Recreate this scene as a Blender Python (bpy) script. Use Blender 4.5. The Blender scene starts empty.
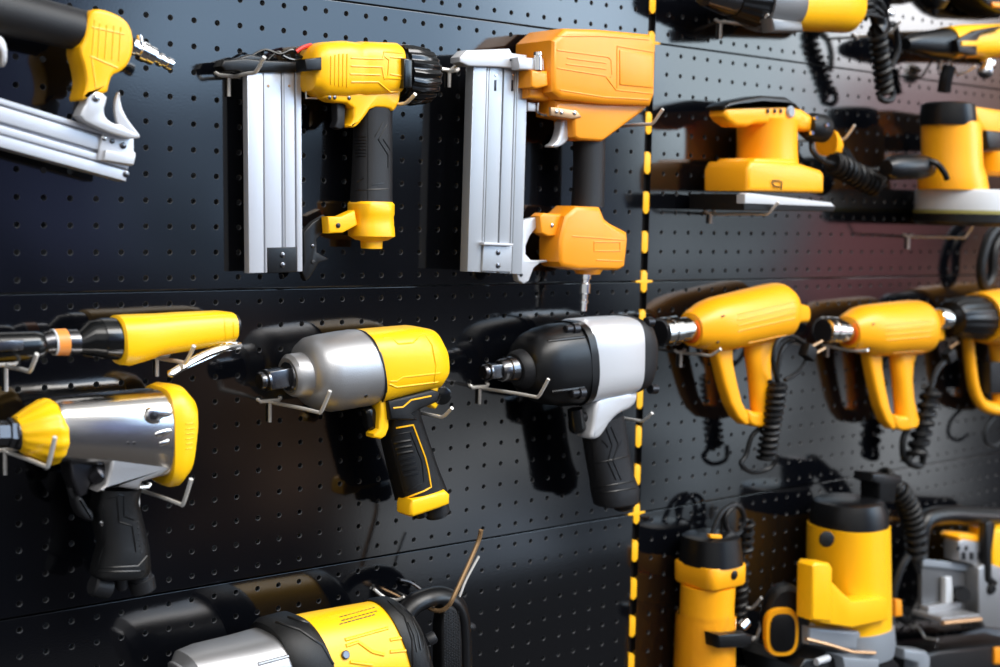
import bpy, bmesh, math, random
from mathutils import Vector, Matrix
random.seed(4)
SC = bpy.context.scene
COL = SC.collection
PI = math.pi
# ---------------------------------------------------------------- camera survey
# wall frame in millimetres: u along the wall, v up, w out of the wall towards the shop
F = 1393.2
A, B, G = 0.08744475, 0.69012923, -0.02324467
RX = Matrix(((1, 0, 0), (0, math.cos(A), -math.sin(A)), (0, math.sin(A), math.cos(A))))
RY = Matrix(((math.cos(B), 0, math.sin(B)), (0, 1, 0), (-math.sin(B), 0, math.cos(B))))
RZ = Matrix(((math.cos(G), -math.sin(G), 0), (math.sin(G), math.cos(G), 0), (0, 0, 1)))
ROT = RZ @ RX @ RY
CAM = Vector((-464.98, 72.18, 1252.72))
Z0 = 1.40                       # height of the middle seam above the shop floor, metres

def Q(px, py, w):
    d = ROT.transposed() @ Vector(((px - 500) / F, (333.5 - py) / F, -1.0))
    t = (w - CAM.z) / d.z
    p = CAM + d * t
    return Vector((p.x, p.y, w))

def PX(p):
    q = ROT @ (Vector(p) - CAM)
    return 500 + F * q.x / -q.z, 333.5 - F * q.y / -q.z

def mmper(px, py, w):
    a = Q(px, py, w)
    return 1.0 / (PX(a)[1] - PX(a + Vector((0, 1, 0)))[1])

def Wd(p):
    return Vector((p[0] / 1000, -p[2] / 1000, p[1] / 1000 + Z0))

# ---------------------------------------------------------------- materials
MATS = {}
def mat(name, col, rough=0.4, metal=0.0, coat=0.0, bump=0.0, bscale=400, var=0.0, ior=1.5, trans=0.0, brushed=None, spec=0.5):
    m = bpy.data.materials.new(name); m.use_nodes = True
    nt = m.node_tree; b = nt.nodes['Principled BSDF']
    b.inputs['Roughness'].default_value = rough
    b.inputs['Metallic'].default_value = metal
    b.inputs['Coat Weight'].default_value = coat
    b.inputs['Coat Roughness'].default_value = 0.08
    b.inputs['IOR'].default_value = ior
    b.inputs['Transmission Weight'].default_value = trans
    b.inputs['Specular IOR Level'].default_value = spec
    tc = nt.nodes.new('ShaderNodeTexCoord')
    n = nt.nodes.new('ShaderNodeTexNoise'); n.inputs['Scale'].default_value = 45; n.inputs['Detail'].default_value = 4
    nt.links.new(tc.outputs['Object'], n.inputs['Vector'])
    mx = nt.nodes.new('ShaderNodeMix'); mx.data_type = 'RGBA'; mx.blend_type = 'MULTIPLY'
    mx.inputs[6].default_value = (*col, 1)
    rmp = nt.nodes.new('ShaderNodeMapRange'); rmp.inputs[3].default_value = 1 - var; rmp.inputs[4].default_value = 1 + var
    nt.links.new(n.outputs['Fac'], rmp.inputs[0])
    mx.inputs[0].default_value = 1
    nt.links.new(rmp.outputs[0], mx.inputs[7])
    nt.links.new(mx.outputs[2], b.inputs['Base Color'])
    if bump:
        n2 = nt.nodes.new('ShaderNodeTexNoise'); n2.inputs['Scale'].default_value = bscale; n2.inputs['Detail'].default_value = 2
        src = tc.outputs['Object']
        if brushed:
            mp = nt.nodes.new('ShaderNodeMapping'); mp.inputs['Scale'].default_value = brushed
            nt.links.new(src, mp.inputs['Vector']); src = mp.outputs[0]
        nt.links.new(src, n2.inputs['Vector'])
        bp = nt.nodes.new('ShaderNodeBump'); bp.inputs['Strength'].default_value = bump; bp.inputs['Distance'].default_value = 0.001
        nt.links.new(n2.outputs['Fac'], bp.inputs['Height']); nt.links.new(bp.outputs[0], b.inputs['Normal'])
    MATS[name] = m
    return m

YEL = mat('plastic_yellow', (1.0, 0.50, 0.004), 0.34, bump=0.08, bscale=900, var=0.04)
YEL2 = mat('plastic_lemon_yellow', (1.0, 0.55, 0.004), 0.34, bump=0.08, bscale=900, var=0.04)
ORG = mat('plastic_amber', (0.88, 0.31, 0.010), 0.36, bump=0.08, bscale=900, var=0.04)
AMB = mat('plastic_warm_yellow', (1.0, 0.42, 0.006), 0.36, bump=0.06, bscale=900, var=0.04)
BLK = mat('plastic_black', (0.004, 0.0043, 0.0052), 0.33, bump=0.1, bscale=900, spec=.4)
BLG = mat('plastic_gloss_black', (0.005, 0.0055, 0.006), 0.16)
RUB = mat('rubber_black', (0.0035, 0.0038, 0.0045), 0.42, bump=0.35, bscale=1400, spec=.38)
GRY = mat('rubber_dark_grey', (0.009, 0.0095, 0.0115), 0.48, bump=0.3, bscale=1300, spec=.4)
CAST = mat('cast_aluminium', (0.42, 0.42, 0.43), 0.42, metal=0.8, bump=0.15, bscale=700, var=0.05)
POL = mat('polished_aluminium', (0.78, 0.76, 0.74), 0.20, metal=1.0, bump=0.12, bscale=40, var=0.05)
EXT = mat('extruded_aluminium', (0.56, 0.58, 0.63), 0.38, metal=0.45, bump=0.10, bscale=300, brushed=(8, 8, 0.3), var=0.02)
EXT2 = mat('extruded_aluminium_grey', (0.40, 0.42, 0.45), 0.38, metal=0.45, bump=0.10, bscale=300, brushed=(8, 8, 0.3), var=0.02)
PAINT = mat('silver_paint', (0.58, 0.59, 0.62), 0.35, metal=0.35, bump=0.05, var=0.02)
CHR = mat('chrome', (0.82, 0.82, 0.82), 0.12, metal=1.0)
HOOKM = mat('zinc_wire', (0.80, 0.78, 0.75), 0.28, metal=0.35)
REFW = mat('warm_reflection_wire', (0.80, 0.50, 0.26), 0.25, metal=0.8)  # orange-brown reflection on chrome wire, put into the base colour
STL = mat('dark_steel', (0.16, 0.16, 0.17), 0.26, metal=1.0, var=0.1)
SCR = mat('screw_black', (0.03, 0.03, 0.035), 0.3, metal=0.6)
BRS = mat('copper_orange_ring', (0.85, 0.13, 0.01), 0.3)
STK = mat('sticker_orange', (0.80, 0.28, 0.05), 0.4, var=0.1)
WHT = mat('white_plastic', (0.52, 0.54, 0.57), 0.35)
GPL = mat('grey_plastic', (0.27, 0.30, 0.34), 0.35, metal=0.2)
OLV = mat('olive_felt', (0.22, 0.20, 0.05), 0.7)
RED = mat('red_wire', (0.6, 0.03, 0.02), 0.4)
TAN = mat('copper_base', (0.50, 0.30, 0.16), 0.3, metal=0.7)
CLR = mat('smoked_plate', (0.09, 0.093, 0.10), 0.3, metal=0.1)
POST = mat('post_black', (0.006, 0.006, 0.007), 0.45)
PTAB = mat('post_yellow', (1.0, 0.50, 0.01), 0.42, var=0.06)
HRIM = mat('hole_edge_catchlight', (0.085, 0.088, 0.095), 0.35, metal=0.3)  # light caught on the coated hole edges, put in as a lighter grey
BACK = mat('backing_grey', (0.22, 0.23, 0.25), 0.8)
LINE = mat('pinstripe_yellow', (1.0, 0.50, 0.004), 0.3)
PEG = mat('pegboard_gloss_black', (0.0018, 0.0021, 0.0032), 0.085, bump=0.02, bscale=500, ior=1.65, var=0.05)

# ---------------------------------------------------------------- geometry
class MB:
    def __init__(s):
        s.v = []; s.f = []
    def raw(s, vs, fs):
        o = len(s.v); s.v += [Vector(x) for x in vs]; s.f += [tuple(i + o for i in f) for f in fs]; return s
    # rings of equal length joined, ends capped
    def rings(s, R, closed=True, cap=True, loop=False):
        n = len(R[0]); vs = [p for r in R for p in r]; fs = []
        m = len(R)
        for k in range(m if loop else m - 1):
            a = k * n; b = ((k + 1) % m) * n
            for i in range(n if closed else n - 1):
                j = (i + 1) % n
                fs.append((a + i, a + j, b + j, b + i))
        if cap and not loop:
            fs.append(tuple(range(n))[::-1]); fs.append(tuple((m - 1) * n + i for i in range(n)))
        return s.raw(vs, fs)
    def loft(s, secs, n=2.0, seg=32, r0=0, r1=0, star=None):
        """secs: (centre, a, b) ; superellipse sections, r0/r1 round the ends by that many mm"""
        secs = [(c.copy(), a.copy(), b.copy()) for c, a, b in secs]
        def grow(sec, nxt, r):
            c, a, b = sec; d = (c - nxt[0])
            if d.length < 1e-6: return []
            L = d.length; d = d.normalized(); out = []
            r = min(r, 0.9 * min(a.length, b.length), 0.8 * L)
            base = c - d * r
            fa = a.length; fb = b.length
            for k in range(5):
                t = PI / 2 * k / 4
                out.append((base + d * (r * math.sin(t)), a * (1 - r / fa * (1 - math.cos(t))), b * (1 - r / fb * (1 - math.cos(t)))))
            return out[::-1]
        if r0: secs = grow(secs[0], secs[1], r0) + secs[1:]
        if r1: secs = secs[:-1] + grow(secs[-1], secs[-2], r1)[::-1]
        R = []
        for c, a, b in secs:
            ring = []
            for i in range(seg):
                t = 2 * PI * i / seg
                ct, st = math.cos(t), math.sin(t)
                k = 1.0
                if star: k = 1 - star[1] * (0.5 - 0.5 * math.cos(star[0] * t))
                x = math.copysign(abs(ct) ** (2 / n), ct) * k; y = math.copysign(abs(st) ** (2 / n), st) * k
                ring.append(c + a * x + b * y)
            R.append(ring)
        return s.rings(R)
    def lathe(s, p0, p1, prof, seg=28, star=None):
        p0 = Vector(p0); p1 = Vector(p1); ax = (p1 - p0); 
        z = ax.normalized(); x = z.orthogonal().normalized(); y = z.cross(x)
        return s.loft([(p0 + ax * t, x * max(r, .01), y * max(r, .01)) for t, r in prof], seg=seg, star=star)
    def tube(s, pts, r, seg=8, loop=False, flat=1.0):
        pts = [Vector(p) for p in pts]; R = []
        up = None; m = len(pts)
        for k in range(m):
            if loop: d = pts[(k + 1) % m] - pts[k - 1]
            else: d = pts[min(k + 1, m - 1)] - pts[max(k - 1, 0)]
            d = d.normalized()
            if up is None: up = d.orthogonal().normalized()
            up = (up - d * up.dot(d)).normalized(); q = d.cross(up)
            rr = r[k] if isinstance(r, (list, tuple)) else r
            R.append([pts[k] + up * (rr * math.cos(2 * PI * i / seg)) + q * (rr * flat * math.sin(2 * PI * i / seg)) for i in range(seg)])
        return s.rings(R, loop=loop)
    def slab(s, pts, w0, w1, bev=1.5, at=None, sm=0, bevb=None, up=None):
        """outline in the picture unprojected on plane w=at; extruded from w0 to w1 with rounded rims"""
        if at is None: at = w1
        P = [Q(x, y, at).xy for x, y in pts]
        return s.poly(P, w0, w1, bev, sm, bevb)
    def poly(s, P, w0, w1, bev=1.5, sm=0, bevb=None, fr=None):
        P = [Vector(p) for p in P]
        ar = sum(P[i - 1].x * P[i].y - P[i].x * P[i - 1].y for i in range(len(P)))
        if ar < 0: P = P[::-1]
        for _ in range(sm):
            N = []
            for i in range(len(P)):
                a, b = P[i], P[(i + 1) % len(P)]
                N += [a * .75 + b * .25, a * .25 + b * .75]
            P = N
        m = len(P); off = []
        for i in range(m):
            e0 = (P[i] - P[i - 1]).normalized(); e1 = (P[(i + 1) % m] - P[i]).normalized()
            n0 = Vector((-e0.y, e0.x)); n1 = Vector((-e1.y, e1.x))
            b = n0 + n1
            if b.length < 1e-4: b = n0
            b = b.normalized(); off.append(b / max(0.45, b.dot(n0)))
        if bevb is None: bevb = bev
        lv = []
        for r, base, sg in ((bevb, w0, -1), (bev, w1, 1)):
            st = []
            if r <= 0: st = [(0, base)]
            else:
                for k in range(4):
                    t = PI / 2 * k / 3
                    st.append((r * (1 - math.cos(t)), base - sg * r * (1 - math.sin(t))))
            lv.append(st[::-1] if sg < 0 else st)
        R = []
        for ins, w in lv[0] + lv[1]:
            ring = [P[i] + off[i] * ins for i in range(m)]
            R.append([Vector((p.x, p.y, w)) for p in ring] if fr is None else [fr(p.x, p.y, w) for p in ring])
        return s.rings(R)
    def box(s, c, hx, hy, hz, bev=0.8):
        """oriented box: centre and three half vectors"""
        c = Vector(c); hx = Vector(hx); hy = Vector(hy); hz = Vector(hz)
        X, Y, Z = hx.normalized(), hy.normalized(), hz.normalized()
        a, b, d = hx.length, hy.length, hz.length; bev = min(bev, .45 * min(a, b, d))
        return s.poly([(-a, -b), (a, -b), (a, b), (-a, b)], -d, d, bev, fr=lambda x, y, z: c + X * x + Y * y + Z * z)
    def disc(s, c, nrm, r, h, seg=16, bev=0.25):
        c = Vector(c); nrm = Vector(nrm).normalized()
        return s.lathe(c, c + nrm * h, [(0, r), (1 - bev, r), (1, r * .8)], seg=seg)
    def coil(s, p0, p1, Rr, turns, r, seg=6, per=14, ph=0):
        p0 = Vector(p0); p1 = Vector(p1); ax = p1 - p0; z = ax.normalized(); x = z.orthogonal().normalized(); y = z.cross(x)
        n = int(turns * per)
        pts = [p0 + ax * (k / n) + x * (Rr * math.cos(2 * PI * k / per + ph)) + y * (Rr * math.sin(2 * PI * k / per + ph)) for k in range(n + 1)]
        return s.tube(pts, r, seg=seg)

def H(tx, ty, bx, by, w, hd=None):
    t = Q(tx, ty, w); b = Q(bx, by, w); a = (t - b) / 2
    return ((t + b) / 2, a, Vector((0, 0, a.length if hd is None else hd)))
def V(cx, cy, half, w, flat=1.0):
    r = half * mmper(cx, cy, w); c = Q(cx, cy, w)
    return (c, Vector((r, 0, 0)), Vector((0, 0, r * flat)))
def spline(pts, n=8, loop=False):
    pts = [Vector(p) for p in pts]; m = len(pts); out = []
    rng = range(m if loop else m - 1)
    for i in rng:
        g = (lambda k: pts[k % m]) if loop else (lambda k: pts[min(max(k, 0), m - 1)])
        p0, p1, p2, p3 = g(i - 1), g(i), g(i + 1), g(i + 2)
        for k in range(n):
            t = k / n
            out.append(0.5 * ((2 * p1) + (p2 - p0) * t + (2 * p0 - 5 * p1 + 4 * p2 - p3) * t * t + (3 * p1 - p0 - 3 * p2 + p3) * t ** 3))
    if not loop: out.append(pts[-1])
    return out
def QS(L, n=8, loop=False):
    return spline([Q(*p) for p in L], n, loop)

from mathutils.bvhtree import BVHTree
class Surf:
    """finds the point of a finished shape seen in a given direction, so trim can sit on its real surface"""
    def __init__(s, mb): s.t = BVHTree.FromPolygons([Vector(v) for v in mb.v], mb.f)
    def hit(s, px, py):
        d = (ROT.transposed() @ Vector(((px - 500) / F, (333.5 - py) / F, -1.0))).normalized()
        p, n, i, k = s.t.ray_cast(CAM, d)
        if p is None: return None, None
        if n.dot(d) > 0: n = -n
        return p, n
    def line(s, pts, off=0.0, step=3.0):
        out = []
        for (x0, y0), (x1, y1) in zip(pts, pts[1:]):
            m = max(1, int(math.hypot(x1 - x0, y1 - y0) / step))
            for k in range(m + (1 if (x1, y1) == tuple(pts[-1]) else 0)):
                p, n = s.hit(x0 + (x1 - x0) * k / m, y0 + (y1 - y0) * k / m)
                if p is not None: out.append(p + n * off)
        return out
def lines(S, paths, r, off=0.0, seg=5, flat=1.0):
    mb = MB()
    for L in paths:
        q = S.line(L, off)
        if len(q) > 1: mb.tube(q, r, seg)
    return mb
def spot(S, px, py, r, h, seg=14, sink=.3):
    p, n = S.hit(px, py)
    return MB().disc(p - n * sink, n, r, h + sink, seg)

def link_mesh(name, mb, m, origin=Vector((0, 0, 0)), smooth=True, ang=38):
    me = bpy.data.meshes.new(name)
    me.from_pydata([Wd(p) - origin for p in mb.v], [], mb.f)
    bm = bmesh.new(); bm.from_mesh(me)
    bmesh.ops.recalc_face_normals(bm, faces=bm.faces)
    lim = math.radians(ang)
    for f in bm.faces: f.smooth = smooth
    if smooth:
        for e in bm.edges:
            if len(e.link_faces) == 2 and e.calc_face_angle(0) > lim: e.smooth = False
    bm.to_mesh(me); bm.free()
    me.materials.append(m)
    o = bpy.data.objects.new(name, me); COL.objects.link(o)
    return o

class Thing:
    def __init__(s, name, label, cat, at, group=None):
        s.o = bpy.data.objects.new(name, None); COL.objects.link(s.o)
        s.o.empty_display_size = 0.02
        s.org = Wd(at); s.o.location = s.org
        s.o['label'] = label; s.o['category'] = cat
        if group: s.o['group'] = group
    def part(s, name, mb, m, parent=None, label=None, ang=38, kind=None):
        o = link_mesh(name, mb, m, s.org, ang=ang)
        o.parent = parent or s.o
        if label: o['label'] = label
        if kind: o['kind'] = kind
        return o
def single(name, mb, m, label, cat, group=None, at=None):
    org = Wd(at) if at is not None else Vector((0, 0, 0))
    o = link_mesh(name, mb, m, org); o.location = org
    o['label'] = label; o['category'] = cat
    if group: o['group'] = group
    return o
# ---------------------------------------------------------------- pegboard wall
P = 25.0                                  # hole pitch
U0L, U1L = 31.95 * P - 1000, 31.95 * P    # left bay
U0R = 32.42 * P; U1R = U0R + 1000         # right bay
OFFR = 33.36 * P
def peg_mesh(u0, u1, first, ncol, name):
    """one 300 mm pressed panel with 12 rows of punched holes and folded edges; local origin = lower left corner, local z = wall normal"""
    vs = []; fs = []; idx = {}; rimf = set()
    rh = 2.6; rc = 2.95
    def V_(x, y, w):
        k = (round(x, 3), round(y, 3), round(w, 3))
        if k not in idx: idx[k] = len(vs); vs.append(k)
        return idx[k]
    xs = [0.6] + [first + P * (i - .5) for i in range(ncol + 1)] + [u1 - u0 - 0.6]
    g = 1.3
    ys = [g] + [P * (j) for j in range(1, 12)] + [300 - g]
    for i in range(len(xs) - 1):
        for j in range(12):
            x0, x1 = xs[i], xs[i + 1]; y0, y1 = ys[j], ys[j + 1]
            if i == 0 or i == len(xs) - 2:
                if x1 - x0 > 0.05: fs.append((V_(x0, y0, 0), V_(x1, y0, 0), V_(x1, y1, 0), V_(x0, y1, 0)))
                continue
            cx = (x0 + x1) / 2; cy = P * (j + .5)
            rim = []
            for a, b in ((x1, cy), (x1, (cy + y1) / 2 + 3), (x1, y1), ((cx + x1) / 2 + 3, y1), (cx, y1), ((cx + x0) / 2 - 3, y1), (x0, y1), (x0, (cy + y1) / 2 + 3),
                         (x0, cy), (x0, (cy + y0) / 2 - 3), (x0, y0), ((cx + x0) / 2 - 3, y0), (cx, y0), ((cx + x1) / 2 + 3, y0), (x1, y0), (x1, (cy + y0) / 2 - 3)):
                rim.append(V_(a, b, 0))
            def circ(r, w): return [V_(cx + r * math.cos(2 * PI * k / 16), cy + r * math.sin(2 * PI * k / 16), w) for k in range(16)]
            c0 = circ(rc, 0); c1 = circ(rh, -0.45); c2 = circ(rh, -2.2)
            for A_, B_ in ((rim, c0), (c0, c1), (c1, c2)):
                for k in range(16):
                    l = (k + 1) % 16
                    if A_ is not rim: rimf.add(len(fs))
                    fs.append((A_[k], A_[l], B_[l], B_[k]))
    W_, X0, X1, Y0, Y1 = u1 - u0, 0.6, u1 - u0 - 0.6, g, 300 - g
    # folded rims
    def rim_strip(pa, pb, n):
        prev = None
        for (o, w) in ((0, 0), (0.2, -0.06), (0.3, -0.25), (0.3, -12)):
            a = V_(pa[0] + n[0] * o, pa[1] + n[1] * o, w); b = V_(pb[0] + n[0] * o, pb[1] + n[1] * o, w)
            if prev: fs.append((prev[0], prev[1], b, a))
            prev = (a, b)
    rim_strip((X0, Y0), (X1, Y0), (0, -1)); rim_strip((X0, Y1), (X1, Y1), (0, 1))
    rim_strip((X0, Y0), (X0, Y1), (-1, 0)); rim_strip((X1, Y0), (X1, Y1), (1, 0))
    me = bpy.data.meshes.new(name)
    me.from_pydata([(x / 1000, -w / 1000, y / 1000) for x, y, w in vs], [], fs)
    me.materials.append(PEG); me.materials.append(HRIM)
    for i in rimf: me.polygons[i].material_index = 1
    bm = bmesh.new(); bm.from_mesh(me); bmesh.ops.recalc_face_normals(bm, faces=bm.faces)
    # normals must face the shop
    s = sum(f.normal.y * f.calc_area() for f in bm.faces)
    if s > 0: bmesh.ops.reverse_faces(bm, faces=bm.faces)
    bm.to_mesh(me); bm.free()
    return me
firstL = (-7 * P) - U0L
meL = peg_mesh(U0L, U1L, firstL, 39, 'pegboard_panel')
firstR = OFFR - U0R
meR = peg_mesh(U0R, U1R, firstR, 39, 'pegboard_panel')
rows = {11.5: 'topmost, cut off by the top of the picture', -0.5: 'behind the nailers and sander row', -12.5: 'behind the impact wrench and heat gun row', -24.5: 'lowest'}
lab = {('L', 11.5): 'glossy black pegboard panel at the upper left, only a strip above the two nailers',
       ('L', -0.5): 'glossy black pegboard panel behind the aluminium-magazine nailers, left bay',
       ('L', -12.5): 'glossy black pegboard panel behind the two pistol impact wrenches, left bay',
       ('L', -24.5): 'glossy black pegboard panel at the lower left, behind the grey and yellow demolition hammer',
       ('R', 11.5): 'glossy black pegboard panel at the upper right, behind the corded drill',
       ('R', -0.5): 'glossy black pegboard panel behind the two sanders, right bay',
       ('R', -12.5): 'glossy black pegboard panel behind the row of heat guns, right bay',
       ('R', -24.5): 'glossy black pegboard panel at the lower right, behind the router and trimmer'}
for side, me, u0 in (('L', meL, U0L), ('R', meR, U0R)):
    for j in (11.5, -0.5, -12.5, -24.5):
        o = bpy.data.objects.new('pegboard', me); COL.objects.link(o)
        o.location = Wd((u0, j * P, 0)); o['label'] = lab[(side, j)]; o['category'] = 'pegboard'
        o['group'] = 'pressed steel pegboard panels of the display wall'
mb = MB().box(((U0L + U1R) / 2, 0, -46), ((U1R - U0L) / 2 + 300, 0, 0), (0, 1400, 0), (0, 0, 18), 1)
o = link_mesh('wall_back', mb, BACK); o['kind'] = 'structure'
# slotted upright between the bays
um = (U1L + U0R) / 2
t = Thing('slotted_upright', 'black slotted upright post with a dashed yellow line of pointed slots between the pegboards', 'post', (um, -500, -8))
t.part('post', MB().box((um, -350, -18), (10, 0, 0), (0, 1050, 0), (0, 0, 10), 1), POST)
v = 560.0
tabs = []
hw = 5.3
for k in range(-13, 12):
    vc = -12.5 + 50 * k
    cross = abs(((vc + 12.5) / 300) % 1) < 1e-6
    if cross:
        P_ = [(um - hw, vc - 10.5), (um - 1.8, vc - 14), (um + 1.8, vc - 14), (um + hw, vc - 10.5), (um + hw, vc - 2), (um + 15, vc - 1.2), (um + 15, vc + 1.2), (um + hw, vc + 2),
              (um + hw, vc + 10.5), (um + 1.8, vc + 14), (um - 1.8, vc + 14), (um - hw, vc + 10.5), (um - hw, vc + 2), (um - 15, vc + 1.2), (um - 15, vc - 1.2), (um - hw, vc - 2)]
    else:
        P_ = [(um - hw, vc - 10.5), (um - 1.8, vc - 14), (um + 1.8, vc - 14), (um + hw, vc - 10.5), (um + hw, vc + 10.5), (um + 1.8, vc + 14), (um - 1.8, vc + 14), (um - hw, vc + 10.5)]
    m_ = MB().poly(P_, -8, 0.1 if not cross else 0.9, 0.3)
    t.part('slot_marker', m_, PTAB, label='pointed yellow slot marker')

# ---------------------------------------------------------------- hooks
def hook(stub, tip, label, w0=1.0, stublen=20, bar=26, r=2.0, rise=9, stubside=True):
    """double pegboard hook: cross bar and stub lie on the board, the prong runs out and turns up at the tip"""
    s = Q(stub[0], stub[1], w0 + r)
    best = None
    for k in range(20, 240):
        x, y = PX((s.x, s.y, k))
        d = abs(x - tip[0])
        if best is None or d < best[0]: best = (d, k)
    L = float(best[1])
    tv = Q(tip[0], tip[1], L).y
    mb = MB()
    mb.tube([(s.x - bar / 2, s.y + 2, -3), (s.x - bar / 2, s.y + 2, 2), (s.x - bar / 2 + 2, s.y, 3), (s.x + bar / 2 - 2, s.y, 3), (s.x + bar / 2, s.y + 2, 2), (s.x + bar / 2, s.y + 2, -3)], r)
    mb.tube([(s.x, s.y, 3), (s.x, s.y - 3, 3), (s.x, s.y - stublen, 3)], r)
    base = min(s.y, tv - rise)
    mb.tube(spline([(s.x, s.y, 3), (s.x, s.y - 1, 12), (s.x, base, L * .5), (s.x, base, L - 22), (s.x, base + .4, L - 17), (s.x, base + (tv - base) * .3, L - 11), (s.x, tv, L)], 4), r)
    return single('pegboard_hook', mb, HOOKM, label, 'hook', 'wire pegboard hooks carrying the tools', at=(s.x, s.y, 3))
def screw(t, px, py, w, r=2.2, m=SCR, parent=None, name='screw', h=1.2):
    mb = MB().disc(Q(px, py, w), (0, 0, 1), r, h)
    mb.disc(Q(px, py, w) + Vector((0, 0, h * .6)), (0, 0, 1), r * .45, h * .5, seg=6)
    return t.part(name, mb, m, parent)
# ================================================================ LEFT BAY
WV = Vector((0, 0, 1))
def at3(L): return [Q(*p) for p in L]

# ---- brad nailer (black end cap)
t = Thing('brad_nailer', 'yellow pneumatic brad nailer with silver magazine and ribbed black end cap', 'nail gun', Q(300, 160, 4))
WB = 33
body = MB()
body.loft([H(304, 63, 304, 86, WB, 15), H(306, 52, 306, 91, WB, 20), H(311, 46, 311, 93, WB, 23), H(318, 42.5, 318, 98, WB, 24), H(338, 41, 338, 99, WB, 24), H(350, 42.5, 350, 97, WB, 24), H(353, 43.5, 353, 97, WB, 23),
           H(357, 41.8, 357, 98, WB, 24), H(390, 43, 390, 96, WB, 24), H(394, 46, 394, 94, WB, 22)], n=3.2, seg=48)
bd = t.part('body', body, YEL)
S = Surf(body)
br = MB().slab([(324, 88), (402, 84), (401, 97), (398, 107), (393, 112), (390, 108), (372, 107), (366, 116), (358, 126), (353, 128), (348, 126), (354, 121), (354, 104), (327, 101)], 28, 48, 3, sm=1)
t.part('trigger_guard', br, YEL)
rb = lines(S, [[(331, 56), (331, 84)], [(335, 55), (335, 85)], [(339, 54), (339, 86)], [(343, 54), (343, 86)], [(347, 54), (347, 87)],
               [(351, 58), (383, 59), (384, 52), (403, 53)], [(351, 66), (382, 67), (384, 78), (403, 79)], [(384, 56), (389, 60), (388, 76), (384, 79)], [(351, 82), (378, 82), (390, 92), (402, 92)], [(350, 74), (380, 75)], [(390, 57), (402, 58)], [(390, 74), (402, 76)]], 1.1, -.2, 6)
t.part('rib', rb, YEL, bd)
cap = MB()
cap.loft([H(394, 47, 396, 99, WB), H(402, 48, 402, 100, WB)], n=2)
cap.loft([H(398, 44, 399, 103, WB), H(408, 44.5, 409, 106, WB), H(424, 48, 426, 104, WB), H(428, 52, 429, 101, WB), H(430.5, 58, 431.5, 95, WB)], n=2, seg=120, star=(20, .07))
ec = t.part('end_cap', cap, BLG)
SE = Surf(cap)
t.part('cap_clip', MB().slab([(404, 58), (413, 59), (413, 88), (404, 88)], 52, 62, 2), BLG, ec)
hd = MB().loft([V(373, 104, 20, 30, .8), V(373, 118, 19.5, 30, .8), V(372.5, 150, 20, 30, .8), V(372, 175, 20.5, 30, .8), V(371, 204, 21, 30, .85)], n=2.6)
gp = t.part('grip', hd, GRY); SG = Surf(hd)
gr = lines(SG, [[(355, 137 + i * 3.2), (366, 137 + i * 3.2)] for i in range(7)] + [[(383, 122), (375, 137)], [(387, 124), (379, 139)], [(378, 139), (388, 155), (388, 168)], [(383, 139), (390, 150)], [(357, 182), (364, 178)], [(372, 185), (384, 183)], [(355, 190), (388, 189)], [(368, 112), (368, 200)]], .7)
t.part('grip_texture', gr, BLK, gp)
lo = MB().loft([V(371, 201.5, 20, 30, .9), V(371, 204, 22, 30, .9), V(371, 214, 22, 30, .9), V(371, 216, 21.2, 30, .9), V(371, 225, 21.4, 30, .9), V(371, 227, 22, 30, .9), V(371.5, 236, 22, 30, .9), V(371.5, 240, 15.5, 30, .9), V(371.5, 241, 10.5, 30, .9), V(371.5, 248.5, 10, 30, .9)], n=3.0)
t.part('handle_base', lo, YEL)
arm = MB().slab([(328, 216.5), (341, 216.5), (355, 210), (358, 225), (343, 233), (329, 233.5)], 26, 40, 2)
ar = t.part('clamp_arm', arm, YEL)
screw(t, 338, 225.5, 40, 2.6, SCR, ar, 'bolt')
mg = MB()
def rail(a, b, w0, w1, y0=(72.5, 72), y1=(273.5, 271.5), bev=.8, at=None):
    f = lambda x, ys: ys[0] + (ys[1] - ys[0]) * (x - 244) / 58
    return MB().slab([(a, f(a, y0)), (b, f(b, y0)), (b + 1.2, f(b, y1)), (a + 1.8, f(a, y1))], w0, w1, bev, at=at)
for a, b, w0, w1 in ((247.3, 263, 16, 26), (262, 264.6, 16, 20), (263.6, 281, 16, 26), (280.4, 283, 16, 21), (282.4, 284.4, 16, 25), (284, 294.5, 16, 26), (294, 296.3, 16, 20), (295.6, 301.5, 16, 26)):
    r_ = rail(a, b, w0, w1, at=26); mg.raw(r_.v, r_.f)
mo = t.part('magazine', mg, EXT, ang=30)
t.part('end_plate', MB().slab([(267.5, 247.5), (297, 247), (297, 272), (267.8, 273.5)], 17, 27, 1), BLK, mo)
screw(t, 282.5, 255, 27, 2.8, STL, mo); screw(t, 282.5, 265, 27, 2.8, STL, mo)
for x in (266, 289):
    t.part('rivet', MB().disc(Q(x + 2 if x < 280 else x, 86, 25.5), (0, 0, 1), 1.5, 1.0, seg=10), TAN, mo)
nose = MB().slab([(221, 66), (224, 60), (246, 58), (262, 60), (309, 62), (309, 71.5), (244, 72.5), (240, 71), (226, 71.5)], 12, 30, 2)
nose.slab([(228, 61), (250, 54), (262, 56), (262, 62), (230, 64)], 16, 26, 2)
nose.slab([(305, 59), (322, 57), (322, 70), (306, 71)], 40, 59, 1.5)
t.part('nose', nose, BLK)
w1 = MB().tube(QS([(252, 56, 20), (265, 50, 22), (280, 54, 28), (292, 50, 30), (300, 56, 28), (308, 60, 26)]), 1.5)
w1.tube(QS([(268, 60, 26), (278, 52, 26), (285, 57, 28), (295, 60, 28), (303, 57, 26)]), 1.3)
for x in (270, 287, 296): w1.lathe(Q(x, 58, 22), Q(x + 4, 57, 24), [(0, 3.2), (1, 3.2)], 12)
t.part('latch_spring', w1, BLG)
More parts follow.
